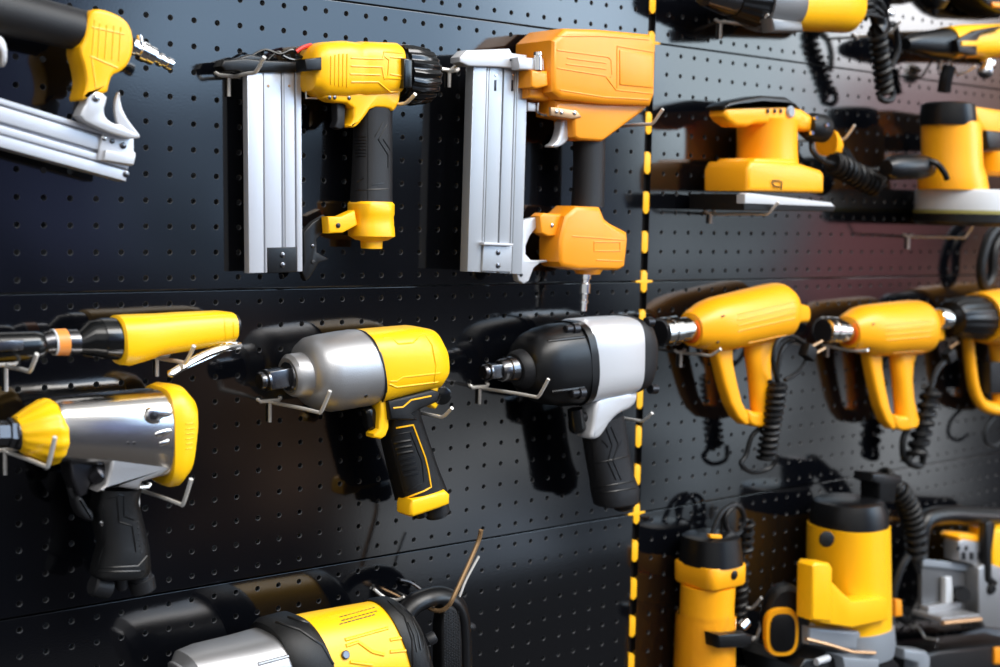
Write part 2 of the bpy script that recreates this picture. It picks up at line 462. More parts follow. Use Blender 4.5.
t.part('red_seal', MB().tube(QS([(296, 52, 30), (303, 47.5, 30), (311, 45, 28)]), 2.2), RED, label='red seal ring')
t.part('trigger', MB().slab([(337, 103), (346, 103), (345, 128), (340, 129.5), (335, 127), (337.5, 120)], 28, 40, 1.5), GRY)
t.part('safety_rod', MB().tube(at3([(306, 89, 30), (306, 98, 30), (325, 98.5, 30)]), 1.0), HOOKM)
cw = MB().slab([(304, 232), (313, 222), (325, 215), (326, 228), (317, 240), (317, 252), (329.5, 259), (319, 263), (310, 278), (306, 281), (302, 272), (305, 262)], 18, 26, 1.5)
c_ = t.part('release_latch', cw, BLK); screw(t, 312.5, 246, 26, 2, STL, c_); screw(t, 313, 262, 26, 2.4, GRY, c_)
for x, y in ((329.5, 97.5), (334.5, 97.5), (349, 98)): screw(t, x, y, 48, 2.0, STL)
hook((229, 76), (264, 57), 'pegboard hook at the nose end of the black-capped brad nailer, beside its silver magazine top')
hook((375, 104), (415, 94), 'pegboard hook under the end cap of the black-capped brad nailer', stublen=8)

# ---- large amber stapler
t = Thing('pneumatic_stapler', 'large amber pneumatic nailer with wide faceted head and silver magazine', 'nail gun', Q(560, 160, 4))
bd = MB().slab([(566, 28), (600, 29), (652, 34), (657, 46), (656, 94), (652, 106), (604, 104), (562, 99), (553, 92), (552, 76), (553, 40)], 8, 74, 7, bevb=3)
b1 = t.part('body', bd, ORG, ang=30); S = Surf(bd)
sh = MB().slab([(528, 66), (532, 62), (560, 60), (565, 100), (548, 101), (528, 98)], 16, 56, 4)
sh.slab([(532, 70), (548, 71), (549, 86), (537, 89), (531, 87)], 40, 68, 3)
t.part('shoulder', sh, ORG)
nk = MB().slab([(556, 100), (600, 100), (651, 103), (642, 113), (607, 139), (603, 141.5), (580, 140), (575, 137), (574, 120), (556, 116)], 24, 62, 5)
t.part('neck', nk, ORG, ang=30)
rr = lines(S, [[(557, 50), (608, 57), (611, 60), (612, 75), (610, 77)], [(557, 68), (606, 76)], [(567, 58), (606, 63)], [(566, 64), (606, 69)], [(617, 46), (653, 52)], [(606, 77), (616, 90), (655, 94)], [(617, 46), (617, 88)], [(557, 36), (600, 36), (655, 40)], [(560, 90), (604, 97), (655, 100)]], 1.0, -.2, 6)
t.part('raised_rib', rr, ORG, b1)
t.part('raised_panel', MB().slab([(620, 50), (653, 55), (653, 88), (620, 85)], 70, 75.2, 1.2), ORG, b1)
hd = MB().loft([V(589, 134, 16.5, 38, .9), V(589, 160, 16, 38, .9), V(588.5, 185, 16, 38, .9), V(587.5, 207, 16.5, 38, .9)], n=2.4)
t.part('grip', hd, GRY)
lb = MB().slab([(577, 206), (601, 207), (606, 219), (611, 223), (628, 232), (629, 240), (626, 267), (620, 270.5), (598, 270), (580, 270.5), (563, 267), (560, 262), (560, 240), (566, 216)], 22, 62, 6)
lbo = t.part('handle_base', lb, ORG, ang=30); S = Surf(lb)
t.part('raised_rib', lines(S, [[(594, 242), (620, 242), (620, 251), (594, 251), (594, 242)], [(596, 260), (622, 261)], [(572, 236), (626, 240)]], 1.0, -.2, 6), ORG, lbo)
am = MB().slab([(540, 216), (544, 213), (562, 214), (562, 236), (548, 236.5), (541, 233)], 34, 52, 2.5)
ao = t.part('clamp_arm', am, ORG); screw(t, 552, 225.5, 52, 2.3, CHR, ao, 'bolt')
lc = MB().loft([V(588, 268, 16, 40), V(588, 274, 12, 40)], n=2)
t.part('air_inlet', lc, ORG)
pl = MB().loft([V(586, 273, 5.5, 40), V(585.5, 279, 5.5, 40), V(585.5, 279.5, 4.2, 40), V(585, 283, 4.2, 40), V(585, 283.5, 5.6, 40), V(584.5, 293, 5.6, 40), V(584.3, 294, 3.6, 40), V(584, 300, 3.6, 40), V(584, 300.5, 4.4, 40), V(583.8, 303, 4.4, 40), V(583.7, 303.5, 3.2, 40), V(583.3, 311, 3.4, 40)], n=2, seg=16)
t.part('air_plug', pl, CHR)
mg = MB()
def rail3(a, b, w0, w1, at=46):
    k = lambda x: (x - 466) / 60
    return MB().slab([(a + 4, 66 + 3 * k(a)), (b + 4, 66 + 3 * k(b)), (b - 2, 271.5 + 3 * k(b)), (a - 2, 271.5 + 3 * k(a))], w0, w1, .8, at=at)
for a, b, w0, w1 in ((469.5, 483, 32, 46), (482.4, 484.6, 32, 40), (484, 486, 32, 45), (485.8, 499, 32, 46), (498.6, 501, 32, 40), (500.4, 511, 32, 46), (510.4, 512.4, 32, 40), (512, 514.5, 32, 45), (514, 524, 32, 46)):
    r_ = rail3(a, b, w0, w1); mg.raw(r_.v, r_.f)
mo = t.part('magazine', mg, EXT2, ang=30)
pt = t.part('end_plate', MB().slab([(484, 243), (512.5, 244), (511.5, 272), (482, 271)], 42, 48.5, .8), EXT2, mo)
t.part('plate_lip', MB().slab([(484, 242.5), (513.5, 243.5), (513.5, 246), (484, 245)], 44, 54, .6), PAINT, mo)
screw(t, 498, 252.5, 48.5, 3, STL, mo); screw(t, 498, 265.5, 48.5, 3, STL, mo)
for x in (494.5, 511.5):
    t.part('slot_mark', MB().slab([(x, 80), (x + 2.2, 80), (x + 2, 91), (x - .2, 91)], 44.5, 46.4, .2), SCR, mo)
    t.part('rivet', MB().disc(Q(x + 1, 75, 45.6), (0, 0, 1), 1.6, 1.3, seg=10), CHR, mo)
ns = MB().slab([(460, 57), (467, 50), (472, 50), (510, 48.5), (512, 53), (527, 55), (527, 69.5), (500, 67), (469, 66), (460, 62)], 34, 52, 1.5)
ns.slab([(518, 57), (544, 58.5), (545, 70.5), (519, 69.5)], 50, 64, 2)
t.part('nose', ns, PAINT)
bl = MB().lathe(Q(538, 70, 65), Q(538, 52, 65), [(0, 5), (.72, 5), (.73, 4), (.8, 4), (.82, 5.2), (1, 4.6)], 16)
t.part('hinge_bolt', bl, CHR)
t.part('slot_mark', MB().slab([(510, 59.2), (520, 60), (520, 61.6), (510, 60.8)], 51, 52.6, .2), SCR)
t.part('safety_rod', MB().tube(QS([(538, 103, 44), (538, 112, 44), (546, 115, 46), (556, 117, 46)], 4), 1.8), CHR)
t.part('rod_bracket', MB().slab([(528, 102), (536, 103), (536, 111.5), (528, 111)], 34, 46, 1), PAINT)
tg = MB().slab([(562, 119), (573, 118), (573, 128), (570, 139), (562, 146.5), (553, 148), (551, 145.5), (557, 142), (561, 132)], 36, 50, 2.5, sm=1)
t.part('trigger', tg, PAINT)
po = t.part('side_plate', MB().slab([(551, 107), (577, 110), (582, 117), (572, 119), (551, 115.5)], 60, 64, 1), TAN)
for x, y in ((556.5, 111.5), (561.5, 112.3), (574.5, 113)): screw(t, x, y, 64, 2.4, CHR, po)
cl = MB().slab([(524, 220), (541, 216), (541, 222), (530, 236), (526, 246), (526, 254), (531, 260), (540, 260.5), (547, 260), (548, 262), (540, 263), (534, 268), (529, 281), (524, 284), (519, 281), (517, 274), (521, 262), (521, 240)], 34, 44, 1.5)
co = t.part('release_latch', cl, PAINT); screw(t, 521, 275, 44, 2, SCR, co)
hook((449.5, 70), (459, 62), 'pegboard hook just right of the ribbed black end cap, under the amber nailer nose', stublen=19)
hook((611, 126), (662, 109), 'pegboard hook under the broad head of the amber nailer, tip crossing the yellow dashes', stublen=8)

# ---- nailer at the top left corner, hung on its side
t = Thing('finish_nailer', 'pneumatic nailer hung sideways in the top left corner, magazine pointing left', 'nail gun', Q(60, 80, 6))
hd = MB().loft([H(-60, -28, -66, 14, 42), H(0, -14, -8, 34, 42), H(40, -2, 32, 41, 42), H(86, 11, 75, 50, 42)], n=2.1)
t.part('grip', hd, GRY)
hb = MB().slab([(91, 9.5), (102, 9), (116, 14), (127, 21), (133, 34), (133, 52), (128, 65), (120, 72), (112, 75), (109, 84), (107, 94), (91, 94), (84, 101), (82, 98), (86, 84), (84, 68), (78, 49), (84, 40), (87, 20)], 28, 62, 3.5, sm=1, at=60)
hbo = t.part('handle_base', hb, YEL, ang=30); S = Surf(hb)
t.part('rib', lines(S, [[(100 + i * 7, 24 + i), (98 + i * 7, 58 + i)] for i in range(4)] + [[(90, 56), (118, 68)], [(92, 27), (124, 34)], [(95, 20), (92, 60), (96, 88)]], 1.0, -.2, 6), YEL, hbo)
a, b = Q(131, 46, 42), Q(171, 65, 42)
pl = MB().lathe(a, b, [(0, 8), (.10, 8), (.12, 6), (.2, 6), (.22, 9.5), (.36, 9.5), (.38, 7.6), (.40, 8.6), (.55, 8.6), (.57, 5), (.68, 5), (.69, 6.5), (.76, 6.5), (.77, 5), (.86, 5), (.88, 6), (1, 6)], 16)
pl.disc(Q(141, 46, 44), (-.2, 1, .1), 3.2, 10)
t.part('air_plug', pl, CHR)
mg = MB()
def band(f0, f1, w0, w1):
    T = lambda f, x: (98 + (139 - 98) * x / 133) * (1 - f) + (147 + (182 - 147) * x / 128) * f
    X1 = lambda f: 134 - 8 * f
    r_ = MB().slab([(-80, T(f0, -80)), (X1(f0), T(f0, X1(f0))), (X1(f1), T(f1, X1(f1))), (-80, T(f1, -80))], w0, w1, .8, at=48); mg.raw(r_.v, r_.f)
for f0, f1, w0, w1 in ((0, .12, 26, 48), (.12, .17, 28, 44), (.17, .48, 26, 48), (.48, .56, 28, 43), (.56, .72, 26, 48), (.72, .76, 28, 45), (.76, 1, 26, 48)): band(f0, f1, w0, w1)
mo = t.part('magazine', mg, EXT, ang=30)
pt = MB().slab([(104, 131), (134, 138), (134, 151), (136, 153), (134, 165), (131, 166), (98, 160), (100, 146)], 46, 51, 1)
pt.slab([(106, 150), (136, 155), (134, 165), (104, 160)], 49, 55, 1)
po = t.part('end_plate', pt, PAINT, mo)
screw(t, 112, 141, 51, 2.4, STL, mo); screw(t, 123, 145.5, 51, 3.2, STL, mo); screw(t, 126, 174, 48, 3, STL, mo); screw(t, 104, 138, 51, 2.6, CHR, mo)
bk = MB().slab([(86, 88), (107, 95), (105, 104), (103, 110), (105, 118), (113, 124), (120, 124), (128, 130), (138, 134), (134, 140), (104, 131), (78, 118), (82, 108), (87, 101)], 44, 62, 1.5, at=60, sm=1)
bo = t.part('bracket', bk, PAINT); screw(t, 96, 97.5, 62, 4, CHR, bo, 'bolt')
cl = MB().slab([(118, 92), (120.5, 92), (121, 103), (126, 116), (134, 127), (142, 137), (136, 139), (127, 135), (118, 125), (115, 112), (115, 102)], 42, 48, 1.5, at=48, sm=1)
t.part('release_latch', cl, PAINT)
t.part('body', MB().slab([(-90, -10), (-10, 14), (-1, 20), (0, 30), (-3, 38), (-12, 44), (-90, 30)], 8, 76, 5), YEL)
t.part('trigger', MB().slab([(-6, 34), (3, 36), (8, 46), (8, 60), (5, 67), (2, 66), (2, 52), (-4, 46)], 40, 52, 2, sm=1), PAINT)

# ---- air saw with yellow sleeve
t = Thing('air_saw', 'slim air saw with yellow sleeve, black nose and chrome lever', 'air saw', Q(120, 340, 20))
sl = MB().loft([H(114, 318, 117, 362, 36), H(116, 315.4, 119, 364.5, 36), H(126, 314.5, 127, 365.5, 36), H(142, 314, 145, 360, 36, 24), H(157, 313.5, 159, 355, 36, 22), H(180, 312, 182, 351.5, 36, 21), H(218, 310.5, 219, 345, 36, 18), H(230, 312, 231, 341, 36, 17)], n=2.6, seg=40)
slo = t.part('sleeve', sl, YEL2); S = Surf(sl)
t.part('sleeve_groove', lines(S, [[(224, 314), (226, 341)], [(233, 314), (234, 338)], [(150, 320), (224, 315)]], .8, -.2), YEL2, slo)
c1 = MB().loft([H(97, 320, 100, 357, 36), H(99, 318, 102, 359, 36), H(110, 317.5, 114, 360, 36), H(119, 318, 122, 360, 36)], n=2)
t.part('collar', c1, BLG)
c2 = MB().loft([H(74, 333, 76, 353, 36), H(78, 332, 80, 354, 36), H(88, 321, 91, 356, 36), H(98, 319, 101, 358, 36)], n=2)
t.part('nose_cone', c2, BLG)
c3 = MB().loft([H(41, 333, 43, 354, 36), H(49, 330, 51, 354, 36), H(76, 329, 78, 355, 36)], n=2)
c3o = t.part('neck', c3, STL)
t.part('label_band', MB().loft([H(53, 329.0, 55, 355.4, 36), H(65, 328.4, 67, 355.6, 36)], n=2), STK, c3o, label='orange printed label band')
t.part('label_edge', MB().loft([H(51.5, 329.0, 53.5, 355.4, 36), H(53.5, 328.8, 55.5, 355.4, 36)], n=2), WHT, c3o, label='white edge of the label band')
c4 = MB().loft([H(-60, 336, -60, 366, 36), H(-4, 332, -2, 363, 36), H(32, 331, 34, 360, 36), H(38, 331, 40, 359, 36), H(44, 335, 46, 355, 36)], n=2.3)
c4o = t.part('blade_guard', c4, BLG)
t.part('guard_slot', MB().slab([(-4, 341), (24, 340), (24, 350), (-4, 352)], 48, 53.5, 1), STL, c4o)
lv = MB().tube(QS([(240, 344, 44), (225, 347, 50), (205, 354, 52), (185, 365, 54), (168, 375, 54)], 6), [2.2] * 24 + [1.2], seg=8, flat=1.8)
lv.tube(QS([(240, 348, 40), (225, 351, 44), (205, 360, 48), (182, 370, 50), (168, 375, 52)], 6), 1.2, seg=8)
lv.slab([(222, 342), (238, 341), (239, 346), (226, 349), (214, 351), (212, 350)], 36, 48, 2)
t.part('lever', lv, CHR)
t.part('air_inlet', MB().lathe(Q(230, 326, 36), Q(237, 326.5, 36), [(0, 12), (.7, 12), (1, 9)], 20), BLK)
hook((6, 365), (37, 354), 'pegboard hook under the black nose of the yellow air saw', stublen=24, bar=20)
hook((157, 357), (194, 346), 'pegboard hook under the sleeve of the yellow air saw', stublen=19)

# ---- polished impact wrench
t = Thing('impact_wrench', 'polished metal impact wrench with yellow nose cone and yellow rear cap', 'impact wrench', Q(110, 440, 10))
WC = 48
bd = MB().loft([H(51, 400, 53, 462, WC), H(56, 397.5, 58, 461, WC), H(100, 393.5, 102, 466, WC, 36), H(146, 389, 150, 474, WC, 36), H(166, 388, 166, 478, WC, 36)], n=2.8, seg=48)
b1 = t.part('body', bd, POL); S = Surf(bd)
gf = MB().slab([(112, 450), (168, 440), (170, 470), (161, 476), (142, 482), (139, 490), (118, 487), (97, 492), (100, 488), (105, 484), (109, 470)], 34, 78, 3.5, at=76)
t.part('grip_frame', gf, CAST)
bs = MB().slab([(146, 410), (152, 407), (172, 410), (172, 416), (160, 418), (160, 424), (150, 424), (145, 419)], 76, 86, 2, at=84, sm=1)
bs.slab([(156, 431), (172, 427), (173, 433), (158, 438), (153, 435)], 76, 85, 2, at=84, sm=1); bs.slab([(158, 442), (170, 438), (170, 444), (160, 447)], 76, 84.5, 2, at=84)
bo = t.part('bolt_boss', bs, POL, b1); screw(t, 153.5, 415.5, 85.6, 4, SCR, b1, 'bolt')
for x, y in ((128, 443), (134, 443)): t.part('rivet', spot(S, x, y, 1.5, .8), STL, b1)
t.part('rivet', MB().disc(Q(119, 455, 77), (0, 0, 1), 2.6, 2), STL, b1)
cn = MB().loft([H(14, 417, 18, 450, WC, 17), H(17, 415, 21, 453, WC, 20), H(30, 406, 33, 460, WC, 26), H(44, 398, 47, 466, WC, 33), H(50, 399, 53, 464, WC, 33), H(55, 404, 57, 460, WC, 31)], n=2.1, seg=96, star=(14, .035))
t.part('nose_cone', cn, YEL2)
sp_ = MB().lathe(Q(-40, 434, WC), Q(23, 432.5, WC), [(0, 8), (.55, 8), (.56, 11), (.74, 11), (.76, 13.5), (.97, 13.5), (1, 12)], 6)
sp_.lathe(Q(14, 432.8, WC), Q(20, 432.6, WC), [(0, 14.5), (1, 16)], 24)
t.part('drive_spindle', sp_, STL)
rc = MB().loft([H(157, 386, 158, 482, WC, 37), H(164, 383, 162, 485, WC, 38), H(174, 384, 168, 484, WC, 38), H(183, 394, 176, 474, WC, 35), H(186, 408, 180, 460, WC, 29)], n=3.4, seg=48)
rco = t.part('rear_cap', rc, YEL2); S2 = Surf(rc)
t.part('rib', lines(S2, [[(186, 424 + 5 * i), (195 - i * .6, 423 + 5 * i)] for i in range(6)], .8, -.1), YEL2, rco)
hd = MB().loft([H(96, 488, 138, 487, 50, 21), H(93, 505, 135, 500, 50, 20), H(94, 520, 140, 518, 50, 19), H(99, 545, 146, 545, 50, 20), H(94, 568, 147, 563, 50, 23), H(92, 578, 145, 574, 50, 22)], n=2.8, r1=4)
g1 = t.part('grip', hd, RUB); SG = Surf(hd)
t.part('grip_texture', lines(SG, [[(107, 499), (117, 497), (119, 522), (132, 526), (136, 552)], [(118, 494), (124, 496), (124, 516), (134, 520)], [(98, 568), (138, 566), (147, 556)], [(99, 572), (140, 571)], [(103, 505), (105, 540), (98, 565)]], .8), BLK, g1)
for i in range(6): t.part('grip_dimple', spot(SG, 138 + i * .6, 522 + 6 * i, 1.2, .5, 8), GRY, g1)
t.part('screw', spot(SG, 101.5, 523.5, 2.6, 1.2), CHR, g1)
t.part('exhaust', MB().lathe(Q(92, 584, 50), Q(110, 588, 50), [(0, 9), (.1, 11), (.9, 11), (1, 9)], 20), GRY)
t.part('air_inlet', MB().lathe(Q(139, 572, 52), Q(144, 592, 52), [(0, 11), (.3, 11), (.35, 12.5), (.9, 12), (1, 9)], 20), GRY)
t.part('regulator', MB().lathe(Q(121, 576, 52), Q(122, 590, 52), [(0, 6), (.8, 6), (1, 4)], 14), GRY)
tr = MB().slab([(77, 494), (83, 498), (88, 508), (93, 512), (93, 522), (84, 520), (77, 512), (74, 500)], 40, 60, 4, at=56, sm=1)
tr.tube(at3([(70, 487, 50), (72, 494, 50), (78, 500, 50)]), 3.5)
t.part('trigger', tr, GRY)
lv = MB().slab([(68, 462), (100, 460), (107, 470), (104, 482), (96, 487), (90, 482), (86, 494), (78, 498), (70, 478)], 34, 60, 3, at=56)
lvo = t.part('trigger_housing', lv, SCR)
t.part('direction_knob', MB().lathe(Q(96, 477, 58), Q(106, 470, 68), [(0, 9), (.9, 9), (1, 7)], 18), SCR)
hook((5, 450), (55, 437), 'pegboard hook under the yellow nose cone of the polished wrench', stublen=23)
hook((138, 488), (191, 479), 'pegboard hook under the yellow rear cap of the polished wrench', stublen=25)

# ---- silver and yellow impact wrench
t = Thing('impact_wrench', 'silver and yellow pistol impact wrench with yellow pinstriped black grip', 'impact wrench', Q(360, 400, 10))
mb = MB().loft([H(301, 352, 305, 397, 50), H(304, 342, 309, 406, 50), H(310, 337, 317, 410, 50), H(320, 334.5, 328, 411.5, 50), H(340, 331, 350, 408, 50), H(354, 330, 366, 404, 50)], n=2.1, seg=48)
b1 = t.part('hammer_case', mb, CAST); S = Surf(mb)
mb = MB().loft([H(345, 330.5, 356, 407, 50, 37.5), H(351, 329.5, 364, 406, 50, 38.5), H(357, 329.5, 371, 404, 50, 38.5)], n=2.15, seg=40)
t.part('case_flange', mb, CAST, b1)
t.part('rivet', spot(S, 366, 396, 2.0, .8), STL, b1)
mb = MB().loft([H(286, 358, 290, 395, 50), H(289, 354, 294, 397, 50), H(304, 352, 309, 398, 50)], n=2, seg=40)
t.part('nose_collar', mb, CAST)
c0 = Q(288.5, 376, 50)
t.part('bushing', MB().lathe(c0 + Vector((-2.5, 0, 0)), c0 + Vector((3, 0, 0)), [(0, 14.5), (.7, 17), (1, 17)], 32), STL)
an = MB(); s0 = Q(267, 380, 50); s1 = Q(289, 376, 50); d = (s1 - s0)
ax = d.normalized(); yv = Vector((-ax.y, ax.x, 0))
an.box(s0 + d * .5, d * .55, yv * 9.5, WV * 9.5, 1.5)
an.lathe(s0 - ax * 9, s0 + ax * 0, [(0, 8), (.15, 9), (.4, 9), (.45, 8.3), (.7, 8.3), (.75, 11), (1, 11)], 24)
t.part('square_drive', an, STL)
yb = MB().loft([H(357, 330, 370, 403, 50, 38), H(363, 329.5, 377, 401, 50, 39), H(392, 327, 401, 394, 50, 39), H(411, 325.5, 418, 390, 50, 38), H(424, 328, 428, 388, 50, 35), H(431, 340, 434, 380, 50, 30)], n=2.9, seg=48)
y1 = t.part('motor_housing', yb, YEL2); S = Surf(yb)
t.part('rib', lines(S, [[(383, 338), (392, 338), (398, 344), (413, 343), (419, 337), (433, 336)], [(389, 381), (397, 381), (403, 377), (440, 373)], [(389, 384), (397, 387), (438, 382)], [(425, 335), (432, 345), (436, 366), (434, 384)]], 1.1, -.2), YEL2, y1)
t.part('dark_joint_ring', MB().loft([H(356.4, 329.2, 369.8, 404.6, 50, 39), H(357.8, 329.2, 371, 404.4, 50, 39)], n=2.5, seg=48), SCR, y1)  # thin black ring modelled as the shade between case and motor housing
fr = MB().slab([(380, 398), (440, 382), (438, 392), (412, 398), (392, 404), (389, 418), (389, 428), (386, 436), (381, 439.5), (374, 438), (374, 434), (379, 429), (380, 414)], 56, 74, 3, at=73)
fr.slab([(434, 384), (446, 380), (446, 396), (436, 409), (430, 405)], 50, 66, 2, at=66)
t.part('grip_frame', fr, YEL2)
bg = MB().slab([(388, 401), (411, 395), (432, 389.5), (440, 392), (438, 402), (421, 409), (412, 414), (418, 420), (390, 420)], 34, 80, 3, at=79)
bg.slab([(438, 368), (447, 366), (447, 385), (444, 398), (438, 400)], 36, 68, 2, at=68)
t.part('grip_shoulder', bg, RUB); S3 = Surf(bg)
gl = MB().loft([H(386, 410, 413, 403, 54, 21), H(384, 428, 416, 415, 54, 20), H(386, 445, 422, 432, 54, 19), H(393, 475, 433, 465, 54, 20), H(400, 501, 443, 491, 54, 22)], n=3.0, seg=36)
g1 = t.part('grip', gl, RUB); SG = Surf(gl)
gr = lines(SG, [[(394 + i * 1.6, 443 + i * 5.4), (410 + i * 1.4, 440.5 + i * 5.4)] for i in range(7)], 1.5, .2)
gr2 = lines(SG, [[(391, 436), (410, 432), (422, 462), (424, 482), (404, 493), (391, 440)]], .7); gr.raw(gr2.v, gr2.f)
t.part('grip_texture', gr, BLK, g1)
pl = lines(SG, [[(396, 428), (413, 425), (425, 457), (428, 469), (431, 487), (424, 491), (400, 500)]], 1.1, .1)
p2 = lines(S3, [[(393, 408), (403, 407), (411, 400), (431, 396)]], 1.0, .1); pl.raw(p2.v, p2.f)
t.part('pinstripe', pl, LINE, g1, label='thin yellow pinstripe')
ft = MB().slab([(411, 499.5), (444, 489.5), (449, 494), (448.5, 504), (436, 509), (412, 517), (409, 515), (409, 506)], 50, 78, 4, at=75)
t.part('foot', ft, YEL2)
t.part('air_inlet', MB().lathe(Q(434, 500, 54), Q(437, 516, 54), [(0, 15), (.8, 15), (.85, 12), (1, 12)], 24), GRY)
t.part('regulator', MB().lathe(Q(419, 505, 56), Q(421, 517, 56), [(0, 8), (.9, 8), (1, 6)], 14), BLK)
t.part('trigger', MB().slab([(365, 409), (374, 406), (378, 415), (378, 430), (374, 433), (368, 428), (367, 418)], 52, 66, 4, at=64, sm=1), BLG)
t.part('direction_knob', MB().lathe(Q(440, 394, 60), Q(443, 396, 70), [(0, 10), (.9, 10), (1, 8)], 20), BLG)
hook((270, 401), (330, 391), 'pegboard hook under the silver barrel of the yellow and silver wrench', stublen=22)
hook((398, 408), (452, 408), 'pegboard hook behind the grip shoulder of the yellow and silver wrench', stublen=12)

# ---- black and silver impact wrench
t = Thing('impact_wrench', 'black and silver pistol impact wrench with a plain grey-black grip', 'impact wrench', Q(590, 390, 10))
WC = 50
mb = MB().loft([H(521, 350, 524, 389, WC, 25), H(524, 341, 529, 397, WC, 32), H(531, 333, 537, 402, WC, 36), H(540, 328, 546, 404.5, WC, 38), H(554, 324, 558, 406, WC, 39), H(575, 321.5, 578, 404, WC, 40)], n=2.5, seg=48)
b1 = t.part('hammer_case', mb, BLK); S = Surf(mb)
for L_ in ([(548, 341), (584, 337)], [(552, 392), (584, 388)]): t.part('case_flute', lines(S, [L_], 2.2, -.6, 8), BLK, b1)
for x, y in ((574, 329), (580, 393)):
    p, n = S.hit(x - 4, y)
    t.part('bolt', MB().lathe(p + Vector((-9, 0, 1)), p + Vector((10, 0, 1)), [(0, 4), (.05, 5), (.55, 5), (.57, 7), (1, 7)], 16), SCR, b1)
mb = MB().loft([H(513, 354, 516, 385, WC), H(515, 351, 519, 387, WC), H(524, 348, 529, 391, WC)], n=2, seg=36)
t.part('nose_collar', mb, GRY)
an = MB(); s0 = Q(489, 371.5, WC); s1 = Q(504, 369.8, WC); d = (s1 - s0); ax = d.normalized(); yv = Vector((-ax.y, ax.x, 0))
an.box(s0 + d * .5, d * .6, yv * 8, WV * 8, 1.5)
an.lathe(s0 - ax * 9, s0, [(0, 7.5), (.2, 8.5), (.45, 8.5), (.5, 7.6), (.7, 7.6), (.75, 9.6), (1, 9.6)], 24)
an.lathe(s1 - ax * 8, s1 + ax * 20, [(0, 11), (.08, 12.5), (.4, 13), (.42, 14.5), (1, 15)], 28)
t.part('square_drive', an, STL)
bn = MB().loft([H(573, 321, 577, 403, WC, 38), H(577, 319, 580, 401, WC, 39), H(600, 317, 601, 397, WC, 39), H(621, 316, 621, 393, WC, 38), H(627, 318, 626, 389, WC, 36)], n=3.6, seg=48)
s1_ = t.part('motor_housing', bn, PAINT)
t.part('dark_joint_ring', MB().loft([H(567, 321, 571, 405, WC, 40), H(574, 320, 577, 404, WC, 40)], n=3, seg=48), BLK, b1)
rc = MB().loft([H(624, 317, 623, 391, WC, 38), H(628, 316, 626, 392, WC, 38), H(636, 320, 634, 388, WC, 36), H(640, 330, 638, 378, WC, 32)], n=3.4, seg=48)
rco = t.part('rear_cap', rc, GRY)
for x, y in ((650, 322), (654, 389)): t.part('bolt', MB().lathe(Q(x - 4, y, 76), Q(x + 2, y, 76), [(0, 6), (1, 6)], 14), SCR, rco)
nk = MB().slab([(594, 404), (600, 396), (637, 390), (636, 402), (629, 409), (619, 413), (610, 421), (602, 434), (597, 439), (590, 439.5), (589, 436), (592, 425)], 48, 76, 5, at=73, sm=1)
t.part('grip_neck', nk, PAINT)
gl = MB().loft([H(587, 424, 618, 412, 56, 20), H(587, 442, 622, 427, 56, 19), H(590, 460, 625, 452, 56, 19), H(594, 480, 629, 474, 56, 20), H(596, 494, 634, 487, 56, 22), H(599, 507, 633, 501, 56, 22)], n=2.7, seg=36, r1=3)
g1 = t.part('grip', gl, GRY); SG = Surf(gl)
t.part('grip_texture', lines(SG, [[(606, 428), (612, 445), (608, 462), (616, 480)], [(611, 427), (618, 444), (613, 461), (621, 480)], [(593, 464), (629, 456)], [(594, 488), (634, 481)], [(595, 494), (636, 488)], [(602, 440), (608, 447)], [(622, 440), (612, 461)], [(592, 440), (596, 484)]], .9), BLK, g1)
t.part('air_inlet', MB().lathe(Q(623, 498, 56), Q(625, 508, 56), [(0, 14), (.8, 14), (1, 11)], 20), BLK)
t.part('trigger', MB().lathe(Q(575, 409, 58), Q(578, 432, 58), [(0, 9), (.8, 10.5), (.9, 10), (1, 7)], 20), BLG)
t.part('trigger_stem', MB().lathe(Q(576, 418, 58), Q(596, 416, 58), [(0, 7), (1, 7)], 14), SCR)
hook((480, 387), (548, 379), 'pegboard hook under the black cone of the black and silver wrench', stublen=20)
hook((612, 416), (652, 413), 'pegboard hook behind the grip neck of the black and silver wrench', stublen=8)

# ---- demolition hammer at the bottom
t = Thing('demolition_hammer', 'large corded demolition hammer with grey gearbox and yellow motor at the bottom edge', 'demolition hammer', Q(330, 660, 20))
WD = 66
gb = MB().loft([H(172, 662, 186, 705, WD, 22), H(184, 653, 202, 720, WD, 32), H(202, 646.5, 226, 740, WD, 40), H(240, 638, 262, 745, WD, 46), H(268, 630, 296, 748, WD, 48), H(292, 628, 318, 748, WD, 48)], n=2.9, seg=56, r0=6)
g1 = t.part('gearbox', gb, CAST); S = Surf(gb)
t.part('gearbox_rib', lines(S, [[(258, 664), (300, 653), (314, 662)]], 2.0, -.5, 8), CAST, g1)
p, n = S.hit(302, 659); t.part('bolt', MB().disc(p, n, 7, 5), SCR, g1)
r1 = MB().loft([H(264, 624, 288, 750, WD, 50), H(270, 619, 296, 756, WD, 55), H(292, 613, 320, 752, WD, 55), H(300, 616, 328, 748, WD, 53)], n=2.4, seg=56)
r1o = t.part('rubber_ring', r1, RUB); S = Surf(r1)
t.part('ring_groove', lines(S, [[(276, 622), (300, 630), (322, 645), (335, 667)], [(288, 617), (312, 624), (334, 640), (346, 667)]], 1.6, 0, 6), BLK, r1o)
mo = MB().loft([H(294, 617, 320, 745, WD, 50), H(320, 612, 346, 742, WD, 51), H(376, 602, 400, 736, WD, 51), H(394, 601, 416, 732, WD, 50)], n=2.1, seg=64)
m1 = t.part('motor_housing', mo, YEL2); S = Surf(mo)
for i in range(3):
    for j in range(9):
        px, py = 341 + j * 4.0 + (i % 2) * 2, 623 - j * 1.1 - i * 3.6 + 1
        p, n = S.hit(px, py)
        if p is not None: t.part('vent_slot', MB().box(p, (2.0, .3, 0), Vector((0, 1, 0)) - n * n.y * .9, n * .5, .15), SCR, m1)
